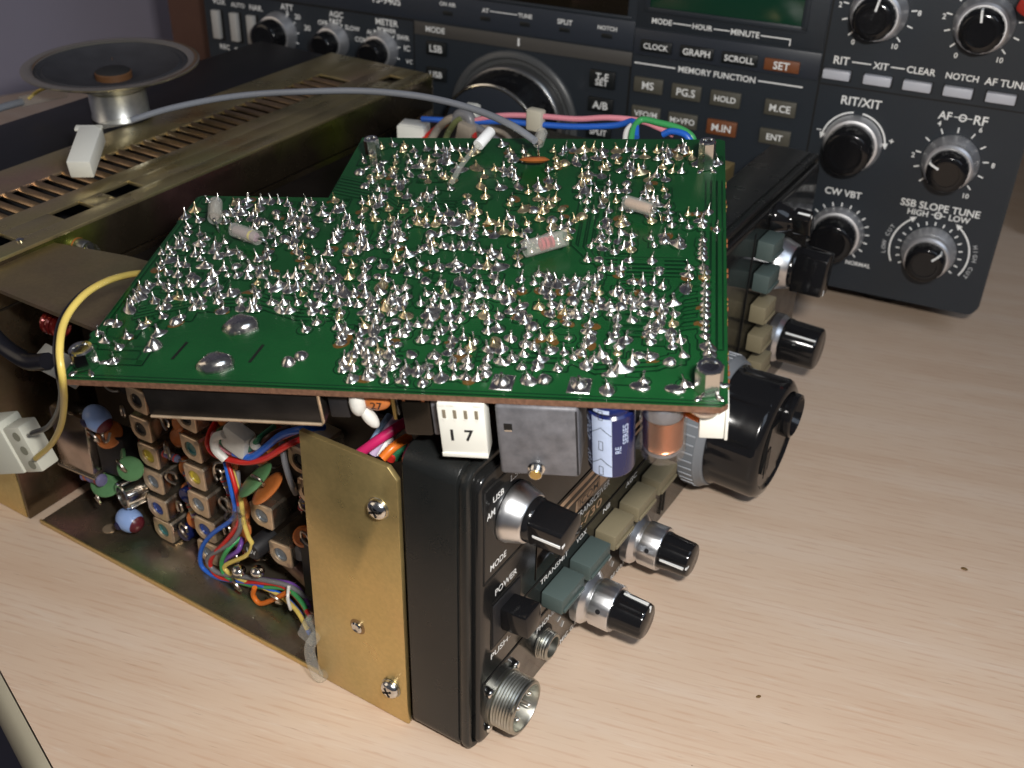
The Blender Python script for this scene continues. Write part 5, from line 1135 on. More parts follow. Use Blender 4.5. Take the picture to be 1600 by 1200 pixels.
rd = MB().lathe([(1.6, 0), (1.65, .2), (1.65, 6.6), (1.4, 6.9), (0, 6.9)], 24)
p = Vector((-70.2, 108.6, 4.2)); q = Vector((-67.2, 114.6, 6.0))
rod = rd.obj('white_rod', mat('ptfe_white', (.82, .83, .84), .35), bd, T(*p) @ (q-p).to_track_quat('Z', 'Y').to_matrix().to_4x4())
MB().tube([(-75.2, 92.0, 1.0), (-73.8, 97.4, 2.6), (-71.8, 104.4, 3.6), (-69.8, 109.4, 4.4)], .75, 10, 6).obj('clear_stem', M_CLEAR, bd)
# ---- parts hanging from the underside
under = lambda z: -1.6-z
ft = MB().box(-129.2, -87.6, 1.2, 14, -11.0, -2.0, .5).obj('crystal_filter', mat('black_filter', (.016, .014, .013), .3, .3, var=.3, vscale=150), bd)
MB().tube([(-128.8, .95, -10.6), (-88.2, .95, -10.6), (-87.7, .95, -9.9), (-87.7, .95, -2.2)], .38, 6, 1).obj('filter_rim', M_CANFACE, ft)
MB().box(-86.6, -82.0, 3, 12, -10.2, -2, .4).obj('black_relay', M_MATTE, bd)
MB().ball((0, 0, 0), 1, None, 1.9, 1.9, 3.6, 18, 12).obj('hot_glue', M_CLEAR2, bd, T(-79.6, 2.6, -5.2))
MB().ball((0, 0, 0), 1, None, 1.5, 1.5, 3.2, 18, 12).obj('hot_glue', M_CLEAR2, bd, T(-77.6, 3.0, -9.6) @ Ry(-.5))
oc = MB().ball((0, 0, 0), 1, None, 3.4, 1.4, 2.7, 20, 12).obj('disc_capacitor', M_ORANGE, bd, T(-75.6, 3.4, -5.0))
letter(oc, '27', T(.4, -1.45, -.4) @ SIDE, 2.6, None, M_BLACKINK, .01)
MB().box(-71.9, -71.2, 2.5, 3.1, -9.5, -2).obj('lead', M_BRASS, bd)
MB().box(-71.0, -70.5, 3.0, 3.6, -8.5, -2).obj('lead', M_CHROME, bd)
cn = MB().box(-69.8, -63.2, 2.2, 11, -13.8, -2, .7).obj('black_coil_can', mat('dark_can', (.02, .016, .012), .22, .6), bd)
for x in (-68.8, -64.4):
    MB().box(x-.4, x+.4, 1.6, 2.2, -3.4, -2).obj('can_lug', M_COPPER, cn)
MB().box(-63.1, -61.8, 2.4, 9, -13.4, -2, .3).obj('can_flange', M_DARKSTEEL, cn)
# white four way plug marked 17
pg = MB().box(-60.9, -50.6, -.9, 4.2, -16.4, -1.7, .35).obj('marked_plug', M_WHITE, bd)
for i in range(4):
    MB().box(-.36, .36, -.06, .3, -1.15, 1.15).obj('plug_slot', mat('plug_shadow', (.20, .17, .12), .7), pg, T(-59.4+i*2.35, -.96, -4.3))
    MB().prism([(-.7, 0), (.7, 0), (0, -1.0)], 0, .12).obj('plug_notch', M_WHITE, pg, T(-59.4+i*2.35, -.9, -5.5) @ SIDE)
for i, x in enumerate((-60.6, -58.6, -52.8)):
    MB().box(x, x+1.6, -1.05, -.6, -2.1, -1.65).obj('plug_rib', M_WHITE, pg)
MB().box(-60.9, -50.6, -1.25, -.8, -16.4, -15.2, .2).obj('plug_foot', M_WHITE, pg)
letter(pg, '1', T(-58.2, -.93, -10.2) @ SIDE, None, 3.2, M_BLACKINK, .024)
letter(pg, '7', T(-54.4, -.93, -10.2) @ SIDE, 2.0, 3.2, M_BLACKINK, .024)
# screened coil box
gb = MB().box(-48.4, -30.7, -.6, 16, -21.4, -1.7, .9, seg=3).obj('screened_box', M_DARKSTEEL, bd)
MB().box(-.9, .9, 0, .12, -.9, .9).obj('box_hole', M_GROOVE, gb, T(-45.8, -.68, -7.4))
MB().box(-.8, .8, 0, .2, -.15, .25).obj('hole_lip', M_CHROME, gb, T(-45.8, -.72, -8.5))
MB().box(-.18, .18, 0, .3, -9, 9).obj('box_seam', M_MATTE, gb, T(-31.1, -.66, -11.5))
sb = MB().lathe([(1.9, 0), (1.9, .3), (1.45, .5), (1.5, .9), (1.3, 1.2), (1.5, 1.5), (1.3, 1.8), (1.45, 2.3)], 24).obj('box_screw', M_CHROME, gb, T(-40.2, -.6, -18.9) @ SIDE)
MB().lathe([(1.4, 2.25), (1.2, 2.5), (0, 2.5)], 20).obj('screw_tip', M_BRASS, sb)
# blue electrolytic
ecx, ecy, er = -24.2, 4.8, 5.2
el = MB().lathe([(4.4, -21.4), (4.9, -21.2), (er, -20.5), (er, -4.6), (er-.5, -4.1), (er-.5, -3.6), (er, -3.1), (er, -2.2), (4.9, -1.8)], 56).obj('electrolytic_capacitor', M_NAVY, bd, T(ecx, ecy, 0))
def arc_patch(a0, a1, z0, z1, r, m, name, parent, n=14):
    b = MB(); v = []; f = []
    for z in (z0, z1):
        for i in range(n+1):
            a = a0+(a1-a0)*i/n; v.append((r*math.cos(a), r*math.sin(a), z))
    f = [(i, i+1, n+2+i, n+1+i) for i in range(n)]
    b.add(v, f)
    return b.obj(name, m, parent)
def arc_line(pts, r, th, m, name, parent):
    for (a0, z0), (a1, z1) in zip(pts, pts[1:]):
        P = [(r*math.cos(a0+(a1-a0)*t/4), r*math.sin(a0+(a1-a0)*t/4), z0+(z1-z0)*t/4) for t in range(5)]
        MB().tube(P, th, 5, 1).obj(name, m, parent)
ac = math.radians(-105)
arc_patch(ac-.56, ac+.36, -20.7, -4.4, er+.03, M_PALE, 'pale_stripe', el)
arc_patch(ac-.46, ac+.26, -3.0, -2.0, er+.03, M_PALE, 'pale_stripe', el)
for z in (-7.8, -16.6):
    arc_line([(ac-.54, z-1.2), (ac-.1, z+.9), (ac+.34, z-1.2)], er+.05, .07, M_BLACKINK, 'chevron_line', el)
for z in (-12.0, -19.2, -3.6):
    arc_line([(ac-.2, z-1.2), (ac-.2, z+1.2), (ac-.02, z+1.2), (ac-.02, z-1.2), (ac-.2, z-1.2)], er+.05, .06, M_BLACKINK, 'polarity_mark', el)
def curved(s, a, z, h, parent, r):
    letter(parent, s, Rz(a) @ T(r+.02, 0, z) @ AX @ Rz(PI/2), h, None, M_PALE, .01)
curved('RE', ac+.62, -13.0, 1.9, el, er)
curved('SERIES', ac+.95, -9.0, 5.4, el, er)
curved('470uF', ac-.78, -9.0, 6.5, el, er)
curved('16V', ac-.78, -17.0, 3.6, el, er)
# copper choke in a clear tube
cx, cy = -13.1, 5.0
co = MB().lathe([(3.6, -15.2), (3.9, -15.0), (3.9, -6.2), (3.6, -6.0)], 30).obj('choke', M_COPPER, bd, T(cx, cy, 0))
cw = []
b = MB()
turns = 17
pts = []
for i in range(turns*16+1):
    a = 2*PI*i/16; pts.append((4.15*math.cos(a), 4.15*math.sin(a), -14.7+8.3*i/(turns*16)))
b.tube(pts, .255, 6, 1)
b.obj('copper_winding', M_COPPER, co)
MB().lathe([(3.3, -15.8), (4.3, -15.6), (4.3, -15.0), (3.0, -15.0)], 32).obj('choke_flange', M_DARKSTEEL, co)
MB().lathe([(3.0, -6.0), (4.4, -6.0), (4.4, -3.2), (3.9, -2.2), (0, -2.2)], 32).obj('choke_core', M_DARKSTEEL, co)
MB().lathe([(4.75, -2.4), (5.0, -2.4), (5.05, -15.6), (4.8, -17.2), (3.9, -17.8), (0, -18.0), (0, -17.8), (3.8, -17.6), (4.6, -17.0), (4.82, -15.5), (4.78, -2.5)], 40, cap=False).obj('clear_tube', M_TUBE, co)
# white plug under the corner and its wires
wp = MB().box(-5.6, -.4, 1.2, 9, -9.6, -1.8, .3).obj('corner_plug', M_WHITE, bd)
MB().box(-.35, .35, 1.0, 8.6, -9.8, -2.0, .2).obj('plug_key', M_WHITE, wp)
MB().lathe([(3.2, -2.6), (3.4, -2.2), (3.4, -1.7)], 24).obj('standoff_nut', M_CHROME, bd, T(-4.6, 2.6, 0))
for z, c in ((-5.0, 'yellow'), (-6.6, 'orange'), (-3.8, 'white')):
    MB().tube([(-5.4, 3.6, z), (-8.2, 5.6, z+.3), (-9, 10.5, z+.4)], .75, 8, 5).obj('plug_wire', WM[c], bd)
# row of small pins along the right edge below the board
rp = random.Random(8)
for y0, n in ((9, 4), (17, 3), (32, 2), (38, 3), (52, 2), (66, 2), (84, 3), (97, 2)):
    for i in range(n):
        MB().box(-.2, rp.uniform(.25, .55), -.5, .5, -2.2, -1.4, .15).obj('edge_pin', M_KENRUST if rp.random() < .6 else M_BRASS, bd, T(0, y0+i*rp.uniform(1.8, 2.6), 0))
for i, (x, y, h, r) in enumerate(((-120, 40, 9, 5), (-112, 66, 11, 6), (-95, 50, 12, 6), (-80, 70, 14, 7), (-60, 60, 10, 5), (-40, 90, 12, 6), (-25, 60, 14, 6), (-20, 100, 12, 5), (-70, 100, 12, 6), (-96, 108, 12, 5))):
    MB().lathe([(r*.9, -1.6-h), (r, -1.0-h), (r, -1.8)], 24).obj('hanging_can', M_MATTE if i % 2 else M_CAN, bd, T(x, y, 0))

# ================================================================== LOOSE LEADS, SPEAKER
gc = thing('speaker_lead', 'grey cable with a white two-pin plug arching over the gold top plate', 'cable')
wire('grey', 'cable_jacket', gc)
wire('plugwire', 'clear_sleeve', gc, M_CLEAR)
PGM = Matrix()
p0 = Vector((-210.5, 77.5, 106.2)); p1 = Vector((-198.6, 61.0, 101.0))
z_ = (p0-p1).normalized(); x_ = Vector((.8, .6, 0)); x_ = (x_-z_*x_.dot(z_)).normalized(); y_ = z_.cross(x_)
PGM = Matrix(((x_.x, y_.x, z_.x, p1.x), (x_.y, y_.y, z_.y, p1.y), (x_.z, y_.z, z_.z, p1.z), (0, 0, 0, 1)))
pl_ = MB().box(-3.9, 3.9, -3.3, 3.3, -1, (p0-p1).length-1, .5).obj('white_plug', M_WHITE, gc, PGM)
MB().box(-5.2, 4.0, -3.2, -2.2, (p0-p1).length-3, (p0-p1).length-.2, .3).obj('plug_latch', M_WHITE, pl_)
MB().box(-2.6, 2.6, -.6, .6, (p0-p1).length-1.1, (p0-p1).length-.6).obj('plug_opening', M_MATTE, pl_)
yc = thing('battery_lead', 'yellow and black wire pair with an ivory three-pin plug beside the chassis', 'wire')
wire('yel', 'yellow_wire', yc)
wire('blk', 'black_wire', yc)
ivo = mat('ivory_nylon', (.62, .62, .53), .45)
CPM = T(-158.5, -8.0, 44.6) @ Rz(.10) @ Ry(-.38)
cp = MB().box(-26, .8, -4.2, 4.2, -8.2, 9.4, .7).obj('ivory_plug', ivo, yc, CPM)
MB().box(.4, 8.6, -3.4, 3.4, -8.4, 7.2, .7).obj('plug_collar', ivo, cp)
for z in (4.2, -.6, -5.6):
    MB().lathe([(1.5, 0), (1.5, .2)], 18).obj('plug_cavity', mat('ivory_shade', (.26, .26, .20), .7), cp, T(5.8, -3.42, z) @ SIDE)
tag(wire('blkcable', 'black_cable', None), 'thick glossy black cable entering the chassis below the gold corner tab', 'cable')
iw = MB().box(-9, 9, -.4, .4, -4, 4, .3).obj('insulating_tab', mat('grey_paper', (.26, .255, .235), .6), None, T(-146, 3, 71) @ Rx(-1.1) @ Rz(.2))
tag(iw, 'pale grey paper insulating tab at the end of the black cable', 'insulator')
ck = thing('red_coil', 'small coil of red enamelled wire under the gold corner tab', 'coil', T(-146.5, 4.5, 84))
pts = []
for i in range(3*14+1):
    a = 2*PI*i/14; pts.append((i*.15-3, 2.5*math.cos(a), 2.5*math.sin(a)))
MB().tube(pts, .85, 8, 1).obj('winding', mat('red_enamel', (.13, .010, .008), .12, .3), ck)
sl = thing('spare_lead', 'short grey lead with clear sleeve and yellow strand left of the speaker', 'cable')
wire('hs', 'cable_jacket', sl); wire('hsleeve', 'clear_sleeve', sl, M_CLEAR); wire('hyel', 'yellow_strand', sl)

sp = thing('loudspeaker', 'small bare loudspeaker resting magnet down on the black heat sink', 'loudspeaker', T(-243.5, 116.5, 93.4) @ Rx(.02))
MB().lathe([(11.0, 0), (11.2, .3), (11.2, 2.0), (10.9, 2.4), (10.9, 12.2), (9.5, 12.8), (8, 12.8)], 48).obj('magnet', mat('zinc_magnet', (.60, .63, .64), .34, .9, var=.12, vscale=300), sp)
MB().lathe([(11.25, -.02), (11.25, 1.6)], 40).obj('magnet_base', M_MATTE, sp)
MB().lathe([(8, 12.4), (11, 12.6), (22, 17.6), (28.8, 20.0), (29.6, 21.0), (32.2, 21.2), (32.9, 21.6), (32.9, 22.2), (32.0, 22.5), (29.2, 22.3), (28.4, 21.6)], 72, cap=False).obj('basket', mat('plated_basket', (.70, .65, .50), .22, .95, rvar=.05), sp)
MB().lathe([(5.8, 16.2), (12, 17.6), (24.4, 20.7), (25.2, 21.4), (26.2, 20.9), (27.2, 21.7), (28.2, 21.1), (29.0, 21.9)], 72, cap=False).obj('cone', M_CONE, sp)
MB().lathe([(6.9, 15.8), (6.9, 18.6), (6.5, 19.0)], 36, cap=False).obj('voice_coil', mat('voice_coil_paper', (.13, .06, .025), .5), sp)
MB().lathe([(6.6, 18.8), (5.8, 19.5), (3.4, 20.1), (0, 20.3)], 36).obj('dust_cap', mat('dust_cap_black', (.02, .02, .02), .7), sp)
MB().tube([(-12, 10, 18.2), (-14.5, 12.2, 18.9), (-17, 15, 19.4)], .4, 7, 5).obj('lead_wire', mat('braid', (.20, .12, .07), .4, .6), sp)

# ================================================================== FAR TRANSCEIVER
KM = Matrix(((.99260878, -.12133488, -.00237699, -336.31), (.12135816, .99241837, .0194418, 251.738), (0, -.01958657, .99980816, 14.0), (0, 0, 0, 1)))
kw = thing('desk_transceiver', 'charcoal desk transceiver with rows of keys and knobs standing behind', 'radio', KM)
TOPV = 142
MB().prism(rrect(0, 401, 0, TOPV, 4, 4), 0, 5, T(0, 5, 0) @ AK).obj('fascia', M_KEN, kw)
MB().prism(rrect(-.9, 401.9, -.9, TOPV+.9, 4.6, 4), 0, 7, T(0, 11, 0) @ AK).obj('fascia_edge', mat('fascia_edge', (.036, .040, .045), .4), kw)
MB().box(1.5, 399.5, 11.2, 335, -1, TOPV-2, 1.5).obj('cabinet', M_KENCASE, kw)
for u in (42, 358):
    MB().lathe([(13, -13.9), (14, -12.5), (14, -5), (12.5, 0)], 30).obj('foot', M_MATTE, kw, T(u, 38, 0))
fas = [o for o in kw.children if o.name.startswith('fascia')][0]
def kbox(u0, u1, v0, v1, d, m, name, bev=.3, y0=0, parent=None):
    return MB().box(u0, u1, -d, y0+.4, v0, v1, bev).obj(name, m, parent or kw)
kbox(317.6, 318.4, 0, 142, .05, M_GROOVE, 'panel_seam', 0)
kbox(318.6, 400.6, 89.2, 89.8, .05, M_GROOVE, 'panel_seam', 0)
kbox(0.4, 125, 90.2, 91.0, .05, M_GROOVE, 'panel_seam', 0)
kbox(124.6, 125.2, 0, 90, .05, M_GROOVE, 'panel_seam', 0)
kbox(236, 317.4, 90.4, 101.6, .9, M_KENBLUE, 'key_strip', .4)
kbox(125.4, 235.6, 84.6, 90.6, .5, M_KENBROWN, 'mode_strip', .2)
kbox(0.6, 235.8, 91.4, 104.2, .6, M_KENBLUE, 'legend_strip', .3)
kbox(235.0, 235.8, 0, 90, .3, M_GROOVE, 'panel_seam', 0)
kbox(236.2, 317.2, 102.4, 141, .5, M_KEN, 'clock_bezel', .3)
# recessed display windows
kbox(128, 232, 106, 139, .35, M_GLASS, 'main_display', .1)
kbox(126, 234, 104.4, 106, 1.0, M_KEN, 'display_rim', .3)
kbox(242, 307, 111.2, 139, .8, M_LCD, 'clock_display', .1)
for u0, u1, v0, v1 in ((239.5, 242, 109.6, 140), (307, 309.5, 109.6, 140), (239.5, 309.5, 109, 111.2)):
    kbox(u0, u1, v0, v1, 1.3, M_KEN, 'clock_rim', .3)
KX = lambda u, v_, d=0: T(u, -d, v_) @ AK
def kl(s, u, v_, wd_, h=None, d=.03, m=M_INK, bold=.018):
    letter(kw, s, KX(u, v_, d), wd_, h, m, bold)
for s, u, v_, wd_ in (('ATT', 52.0, 88.0, 7.7), ('AGC', 81.1, 88.0, 8.2), ('METER', 110.0, 87.7, 12.5), ('OFF', 73.0, 83.0, 5.6), ('FAST', 80.7, 84.6, 7.1), ('SLOW', 90.2, 82.5, 8.5),
                      ('ALC', 101.2, 82.0, 5.8), ('POWER', 109.8, 84.0, 10.4), ('SWR', 118.9, 81.7, 6.8), ('COMP', 95.9, 77.6, 8.8), ('VC', 122.0, 70.6, 3.6), ('IC', 120.9, 76.9, 3.2), ('20', 58.1, 84.0, 3.4), ('30', 63.6, 79.2, 3.6),
                      ('0', 52.0, 85.0, 1.5), ('REC', 10.4, 62.7, 6.2), ('THRU', 20.6, 62.1, 8.0), ('WIDE', 31.2, 61.9, 7.1), ('AUTO', 21.6, 85.3, 8.6), ('NAR.', 33.0, 85.3, 8.2), ('VOX', 9.7, 85.7, 8.3), ('NB 1', 43.4, 58.2, 7.2),
                      ('FUNCTION', 222.2, 86.9, 17.5), ('RIT', 325.4, 99.8, 6.3), ('XIT', 341.1, 99.7, 6.1), ('CLEAR', 356.8, 100.0, 11.1),
                      ('NOTCH', 372.4, 99.8, 12.3), ('AF TUNE', 388.8, 99.7, 15.8), ('RIT/XIT', 336.4, 84.1, 16.3), ('AF', 369.6, 84.0, 5.2), ('RF', 383.3, 84.0, 5.2), ('CW VBT', 336.4, 44.4, 15.6), ('SSB SLOPE TUNE', 376.4, 45.4, 31.9),
                      ('HIGH', 368.2, 41.8, 8.3), ('LOW', 385.0, 42.0, 8.4), ('NORMAL', 348.7, 13.2, 10.8), ('+', 351.4, 70.1, 1.9)):
    kl(s, u, v_, wd_, .30*wd_/max(1, len(s)*.345) if False else None, .06)
for s, u, v_, wd_, d in (('TS-940S', 110.0, 98.4, 16.6, .65), ('ON AIR', 143.6, 100.4, 8.5, .65), ('AT', 163.2, 100.0, 3.6, .65), ('TUNE', 183.3, 100.0, 6.9, .65), ('SPLIT', 202.9, 99.8, 7.2, .65), ('NOTCH', 223.2, 99.7, 9.0, .65),
                         ('MODE', 136.8, 87.8, 10.3, .55), ('MODE', 247.8, 105.6, 9.0, .55), ('HOUR', 265.9, 105.5, 8.7, .55), ('MINUTE', 284.4, 105.4, 12.2, .55), ('MEMORY FUNCTION', 274.3, 86.6, 34.2, .06)):
    kl(s, u, v_, wd_, None, d)
for u, v_, s, h in ((368.2, 80.5, '4', 2.1), (384.1, 80.4, '6', 2.1), (392.1, 66.9, '8', 2.1), (361.0, 66.0, '2', 2.1), (385.0, 52.5, '10', 2.1), (320.9, 121.5, '2', 2.1), (351.4, 121.8, '8', 2.1), (344.8, 108.1, '10', 2.1),
                    (328.4, 107.7, '0', 2.1), (360.6, 121.8, '2', 2.1), (384.3, 108.2, '10', 2.1), (368.1, 107.8, '0', 2.1), (391.5, 121.8, '8', 2.1)):
    kl(s, u, v_, None, h, .06)
def kline(u0, v0, u1, v1, wd_=.55, d=.06, name='legend_line'):
    dd = Vector((u1-u0, v1-v0))
    MB().box(-dd.length/2, dd.length/2, -wd_/2, wd_/2, 0, .03).obj(name, M_INK, kw, KX((u0+u1)/2, (v0+v1)/2, d) @ Rz(math.atan2(dd.y, dd.x)))
for q in ((329.6, 99.8, 337.2, 99.8, .5), (345, 99.9, 350.4, 99.9, .5), (236.9, 86.6, 255.8, 86.6, .6), (292.6, 86.6, 311.6, 86.6, .6), (373, 84.0, 380, 84.0, .35), (320.4, 70.2, 322.4, 70.2, .4),
          (373.6, 42.0, 379.4, 42.0, .35)):
    kline(*q)
for q in ((252.8, 105.6, 261.0, 105.6, .45), (270.8, 105.5, 277.8, 105.5, .45), (291.0, 105.4, 303.6, 105.4, .5), (303.5, 105.4, 303.5, 102.8, .5)):
    kline(*q, d=.55)
kline(165.6, 100.0, 179.4, 100.0, .4, .65)
kline(180.4, 89.7, 180.4, 86.2, 1.0, .55)
for u in (143.6, 163.2, 183.3, 202.9, 223.2):
    kbox(u-2.6, u+2.6, 95.3, 97.3, .75, M_KENBTN2, 'indicator_lamp', .2)
for c_u, c_v in ((376.4, 84.0), (376.4, 42.0)):
    MB().lathe([(1.6, 0), (1.6, .05), (1.0, .05), (1.0, 0)], 20, cap=False).obj('legend_ring', M_INK, kw, KX(c_u, c_v, .04))
# keys
def key(s, u, v_, wu, hv, m, mi=M_INK, d=1.4, fit=None, two=None):
    o = MB().box(-wu/2, wu/2, -hv/2, hv/2, -.5, d, .35).obj('key', m, kw, KX(u, v_, 0))
    if two:
        letter(o, two[0], T(0, 1.25, d), 6.2, None, mi, .018); letter(o, two[1], T(0, -1.3, d), 6.2, None, mi, .018)
    elif s:
        letter(o, s, T(0, 0, d), fit or wu*.72, None, mi, .018)
key('CLOCK', 246.6, 94.9, 14.2, 4.9, M_KENBTN2, d=2.0, fit=11.2)
key('GRAPH', 264.9, 94.9, 14.8, 4.9, M_KENBTN2, d=2.0, fit=12.1)
key('SCROLL', 283.7, 94.8, 15.4, 4.9, M_KENBTN2, d=2.0, fit=12.8)
key('SET', 301.8, 94.6, 14.8, 4.9, M_KENRUST, d=2.0, fit=6.8)
for s, u, v_, fit in (('MS', 244.5, 77.5, 5.4), ('PG.S', 262.1, 77.1, 8.5), ('HOLD', 279.8, 76.9, 9.5), ('M.CE', 303.9, 76.6, 9.0), ('VFO/M', 244.6, 64.6, 10.8), ('M>VFO', 261.9, 64.3, 11.4), ('ENT', 303.5, 63.9, 6.9)):
    key(s, u, v_, 13.4, 6.6, M_KENBTN, fit=fit)
key('M.IN', 279.8, 64.0, 13.4, 6.6, M_KENRUST, fit=8.6)
key('LSB', 137.5, 79.2, 10.7, 6.4, M_KENBTN2, fit=6.8)
key('USB', 137.4, 66.9, 10.7, 6.4, M_KENBTN2, fit=6.8)
key('', 222.6, 77.0, 12.2, 8.0, M_KENBTN2, two=('T-F', 'SET'))
key('A/B', 222.6, 65.2, 12.2, 6.6, M_KENBTN2, fit=7.4)
key('SPLIT', 222.6, 52.6, 12.2, 6.6, M_KENBTN2, fit=8.4)
for u in (324.6, 341.0, 356.6, 372.2, 388.2):
    MB().box(-5.5, 5.5, -1.9, 1.9, -.3, 3.2, .5).obj('lever_key', M_KENLEVER, kw, KX(u, 94.3))
    MB().box(-6.0, 6.0, -2.4, 2.4, -.3, .1).obj('key_well', M_GROOVE, kw, KX(u, 94.0))
for u in (7.6, 19.2, 29.8):
    MB().box(-2.3, 2.3, -7.2, 7.2, -.3, 2.4, .4).obj('lever_switch', M_KENWHITE, kw, KX(u, 74.2))
    MB().box(-3.2, 3.2, -7.8, 7.8, -.3, .1).obj('switch_well', M_GROOVE, kw, KX(u+.8, 73.8))
# knobs
def kknob(u, v_, rb, rc_, L_, ang, name='control_knob', skirt=3.2, line=True, dual=False):
    K = put(name, MB().lathe([(rb+.4, 0), (rb+.4, .6), (rb-.9, skirt+.2), (rb-1.5, skirt+.4)] if not dual else [(rb+.4, 0), (rb+.4, .7), (rb-1.2, 4.6), (rb-1.6, 4.9), (rb-1.5, 5.4), (rb-.9, 5.7), (rb-1.3, 8.6), (rb-2.1, 9.4)], 48).mesh(name, M_RING, 30), kw, KX(u, v_, .2))
    z0 = skirt if not dual else 9.0
    MB().lathe([(rc_, z0), (rc_, z0+1.0), (rc_-.35, L_-1.6), (rc_-.9, L_-.4), (rc_-1.5, L_), (rc_*.62, L_), (rc_*.6, L_-.3), (0, L_-.35)], 72, None,
               lambda a, i: 1-(.05*max(0, math.cos(a*10))**6 if i in (1, 2) else 0)).obj('knob_cap', M_BLACK, K)
    if line:
        MB().box(-.42, .42, rc_*.45, rc_-1.0, L_-.35, L_+.06).obj('pointer_line', M_INK, K, Rz(ang))
        MB().box(-.42, .42, rc_-1.1, rc_-.1, L_-4.5, L_-.4).obj('pointer_line', M_INK, K, Rz(ang))
    return K
def kticks(u, v_, r0, r1, a0, a1, n):
    for i in range(n):
        a = math.radians(a0+(a1-a0)*i/(n-1))
        MB().box(r0, r1, -.28, .28, 0, .03).obj('dial_tick', M_INK, kw, KX(u, v_, .05) @ Rz(a))
kknob(336, 66.4, 11.8, 9.9, 16, 0, line=False, skirt=4)
kknob(375.9, 65.6, 10.8, 8.2, 17, 1.1, dual=True)
kknob(336.2, 120.3, 10.8, 8.2, 17, -.15, dual=True)
kknob(375.4, 120.9, 10.8, 8.2, 17, .15, dual=True)
kknob(336.9, 26.0, 11.4, 9.5, 15, 2.4, skirt=4)
kknob(376.2, 25.4, 10.8, 8.2, 16, -.75, dual=True)
for c in ((375.9, 65.6), (336.2, 120.3), (375.4, 120.9)):
    kticks(c[0], c[1], 12.2, 14.4, 225, -45, 11)
kticks(336.9, 26.0, 12.2, 14.0, 225, -45, 17)
kticks(376.2, 25.4, 12.0, 13.6, 215, -35, 17)
def karc(u, v_, r, a0, a1, head=0):
    P = [(r*math.cos(math.radians(a0+(a1-a0)*i/14)), r*math.sin(math.radians(a0+(a1-a0)*i/14)), .05) for i in range(15)]
    MB().tube(P, .38, 5, 1, Matrix.Diagonal((1, 1, .1, 1))).obj('legend_arc', M_INK, kw, KX(u, v_, .05))
    a = math.radians(a1); s = 1 if a1 > a0 else -1
    MB().prism([(0, 1.3), (0, -1.3), (2.6*s, 0)], 0, .03).obj('legend_arrow', M_INK, kw, KX(u, v_, .05) @ T(r*math.cos(a), r*math.sin(a), 0) @ Rz(a+PI/2))
karc(336, 66.4, 13.2, 98, 168); karc(336, 66.4, 13.2, 82, 10)
karc(376.2, 25.4, 16.2, 208, 128); karc(376.2, 25.4, 16.2, -30, 52)
def kring(s, u, v_, r, a0, step):
    for i, ch in enumerate(s):
        if ch == ' ': continue
        a = math.radians(a0-step*i)
        letter(kw, ch, KX(u+r*math.cos(a), v_+r*math.sin(a), .05) @ Rz(a-PI/2), None, 1.7, M_GREYINK, .014)
kring('LOW CUT', 376.2, 25.4, 18.6, 192, 6.4)
kring('HIGH CUT', 376.2, 25.4, 18.6, 18, 6.2)
kknob(46.6, 74.6, 10.2, 8.4, 15, .6, line=False, skirt=6)
kknob(79.4, 75.0, 8.2, 6.4, 14, .2, line=False, skirt=6)
kknob(107.1, 74.4, 8.6, 6.8, 14, .2, line=False, skirt=6)
kticks(46.6, 74.6, 10.2, 11.8, 60, -20, 4); kticks(79.4, 75.0, 8.4, 9.8, 120, 60, 3); kticks(107.1, 74.4, 8.8, 10.2, 150, -20, 6)
pj = MB().lathe([(4.6, 0), (4.6, 1.6), (4.0, 2.2), (3.0, 2.2), (2.8, .4)], 30).obj('headphone_jack', M_ZINC, kw, KX(18, 53))
MB().lathe([(2.8, .3), (2.8, .4)], 20).obj('jack_hole', M_MATTE, pj)
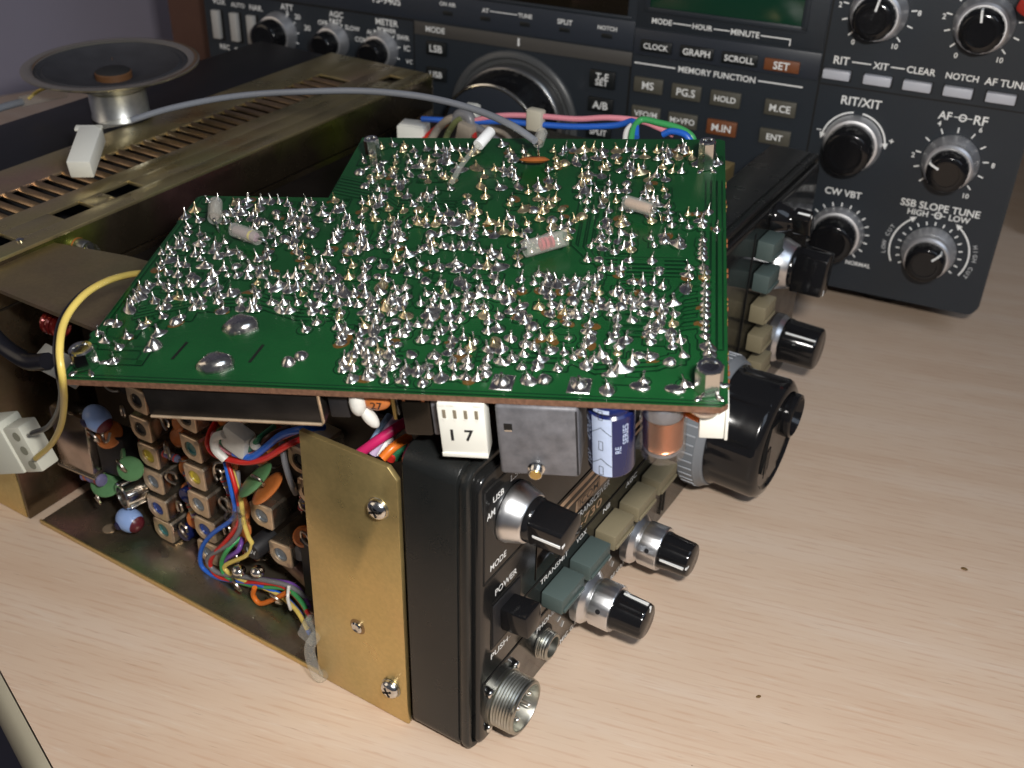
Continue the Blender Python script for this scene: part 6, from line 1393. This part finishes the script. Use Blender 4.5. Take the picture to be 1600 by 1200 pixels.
# large tuning knob
vk = put('tuning_knob', MB().lathe([(33.2, 0), (33.2, 1.2), (32.4, 2.0), (30.4, 2.2), (29.4, 1.2)], 96).mesh('escutcheon', mat('knob_surround', (.075, .078, .080), .32)), kw, KX(178.6, 50.4, 0))
MB().lathe([(27.5, .6), (27.8, 1.0), (27.6, 6.0), (26.9, 7.0), (26.4, 7.2)], 96).obj('knob_skirt', mat('skirt_alu', (.30, .30, .30), .3, .9), vk)
MB().lathe([(26.2, 7.0), (25.6, 8.0), (24.6, 24.5), (24.0, 25.5)], 120, None, lambda a, i: 1-.012*(math.cos(a*50) > 0)).obj('knob_grip', M_BLACK, vk)
MB().lathe([(24.2, 25.2), (24.2, 26.2), (23.5, 26.6), (22.9, 26.5)], 96, cap=False).obj('knob_rim', M_CHROME, vk)
MB().lathe([(23.0, 26.2), (21.0, 26.4), (0, 26.0)], 72).obj('knob_face', M_KENBLUE, vk)
MB().lathe([(6.4, 0), (6.0, .8), (4, 1.4), (0, 1.5)], 30, None).obj('finger_dimple', M_BLACK, vk, T(12, -8, 25.9))

# ---- things around the far radio
tag(MB().box(-20, 20, -12, 12, 0, 330, 1.5).obj('wooden_upright', M_BROWN, None, T(-372.0, 290, 0) @ Rz(.12)), 'brown wooden upright standing at the end of the charcoal radio', 'wood panel')
cs = thing('black_case', 'black equipment case standing beyond the end of the charcoal radio', 'case', T(128, 470, 0) @ Rz(.1))
MB().box(-70, 70, -30, 120, 4, 190, 3).obj('case_body', M_MATTE, cs)
for x in (-55, 55):
    MB().lathe([(7, 0), (8, 4.2)], 16).obj('foot', M_MATTE, cs, T(x, -15, 0))
rc_ = MB(); nx, ny = 10, 6; v = []; f = []
for j in range(ny+1):
    for i in range(nx+1):
        s, t = i/nx, j/ny
        v.append((s*60-8+8*t, -12-3*math.sin(s*7+t*3)-1.5*math.sin(t*9), 128+24*t-(s*.9)*36+1.5*math.sin(s*11)))
for j in range(ny):
    for i in range(nx):
        k = j*(nx+1)+i; f.append((k, k+1, k+nx+2, k+nx+1))
rc_.add(v, f)
rcl = rc_.obj('red_cloth', M_RED, None, KM @ T(392, -6, 2))
md = rcl.modifiers.new('thick', 'SOLIDIFY'); md.thickness = .0012
md = rcl.modifiers.new('smooth', 'SUBSURF'); md.levels = 1; md.render_levels = 2
tag(rcl, 'red cloth hanging over the upper corner of the charcoal radio', 'cloth')

flush_text()
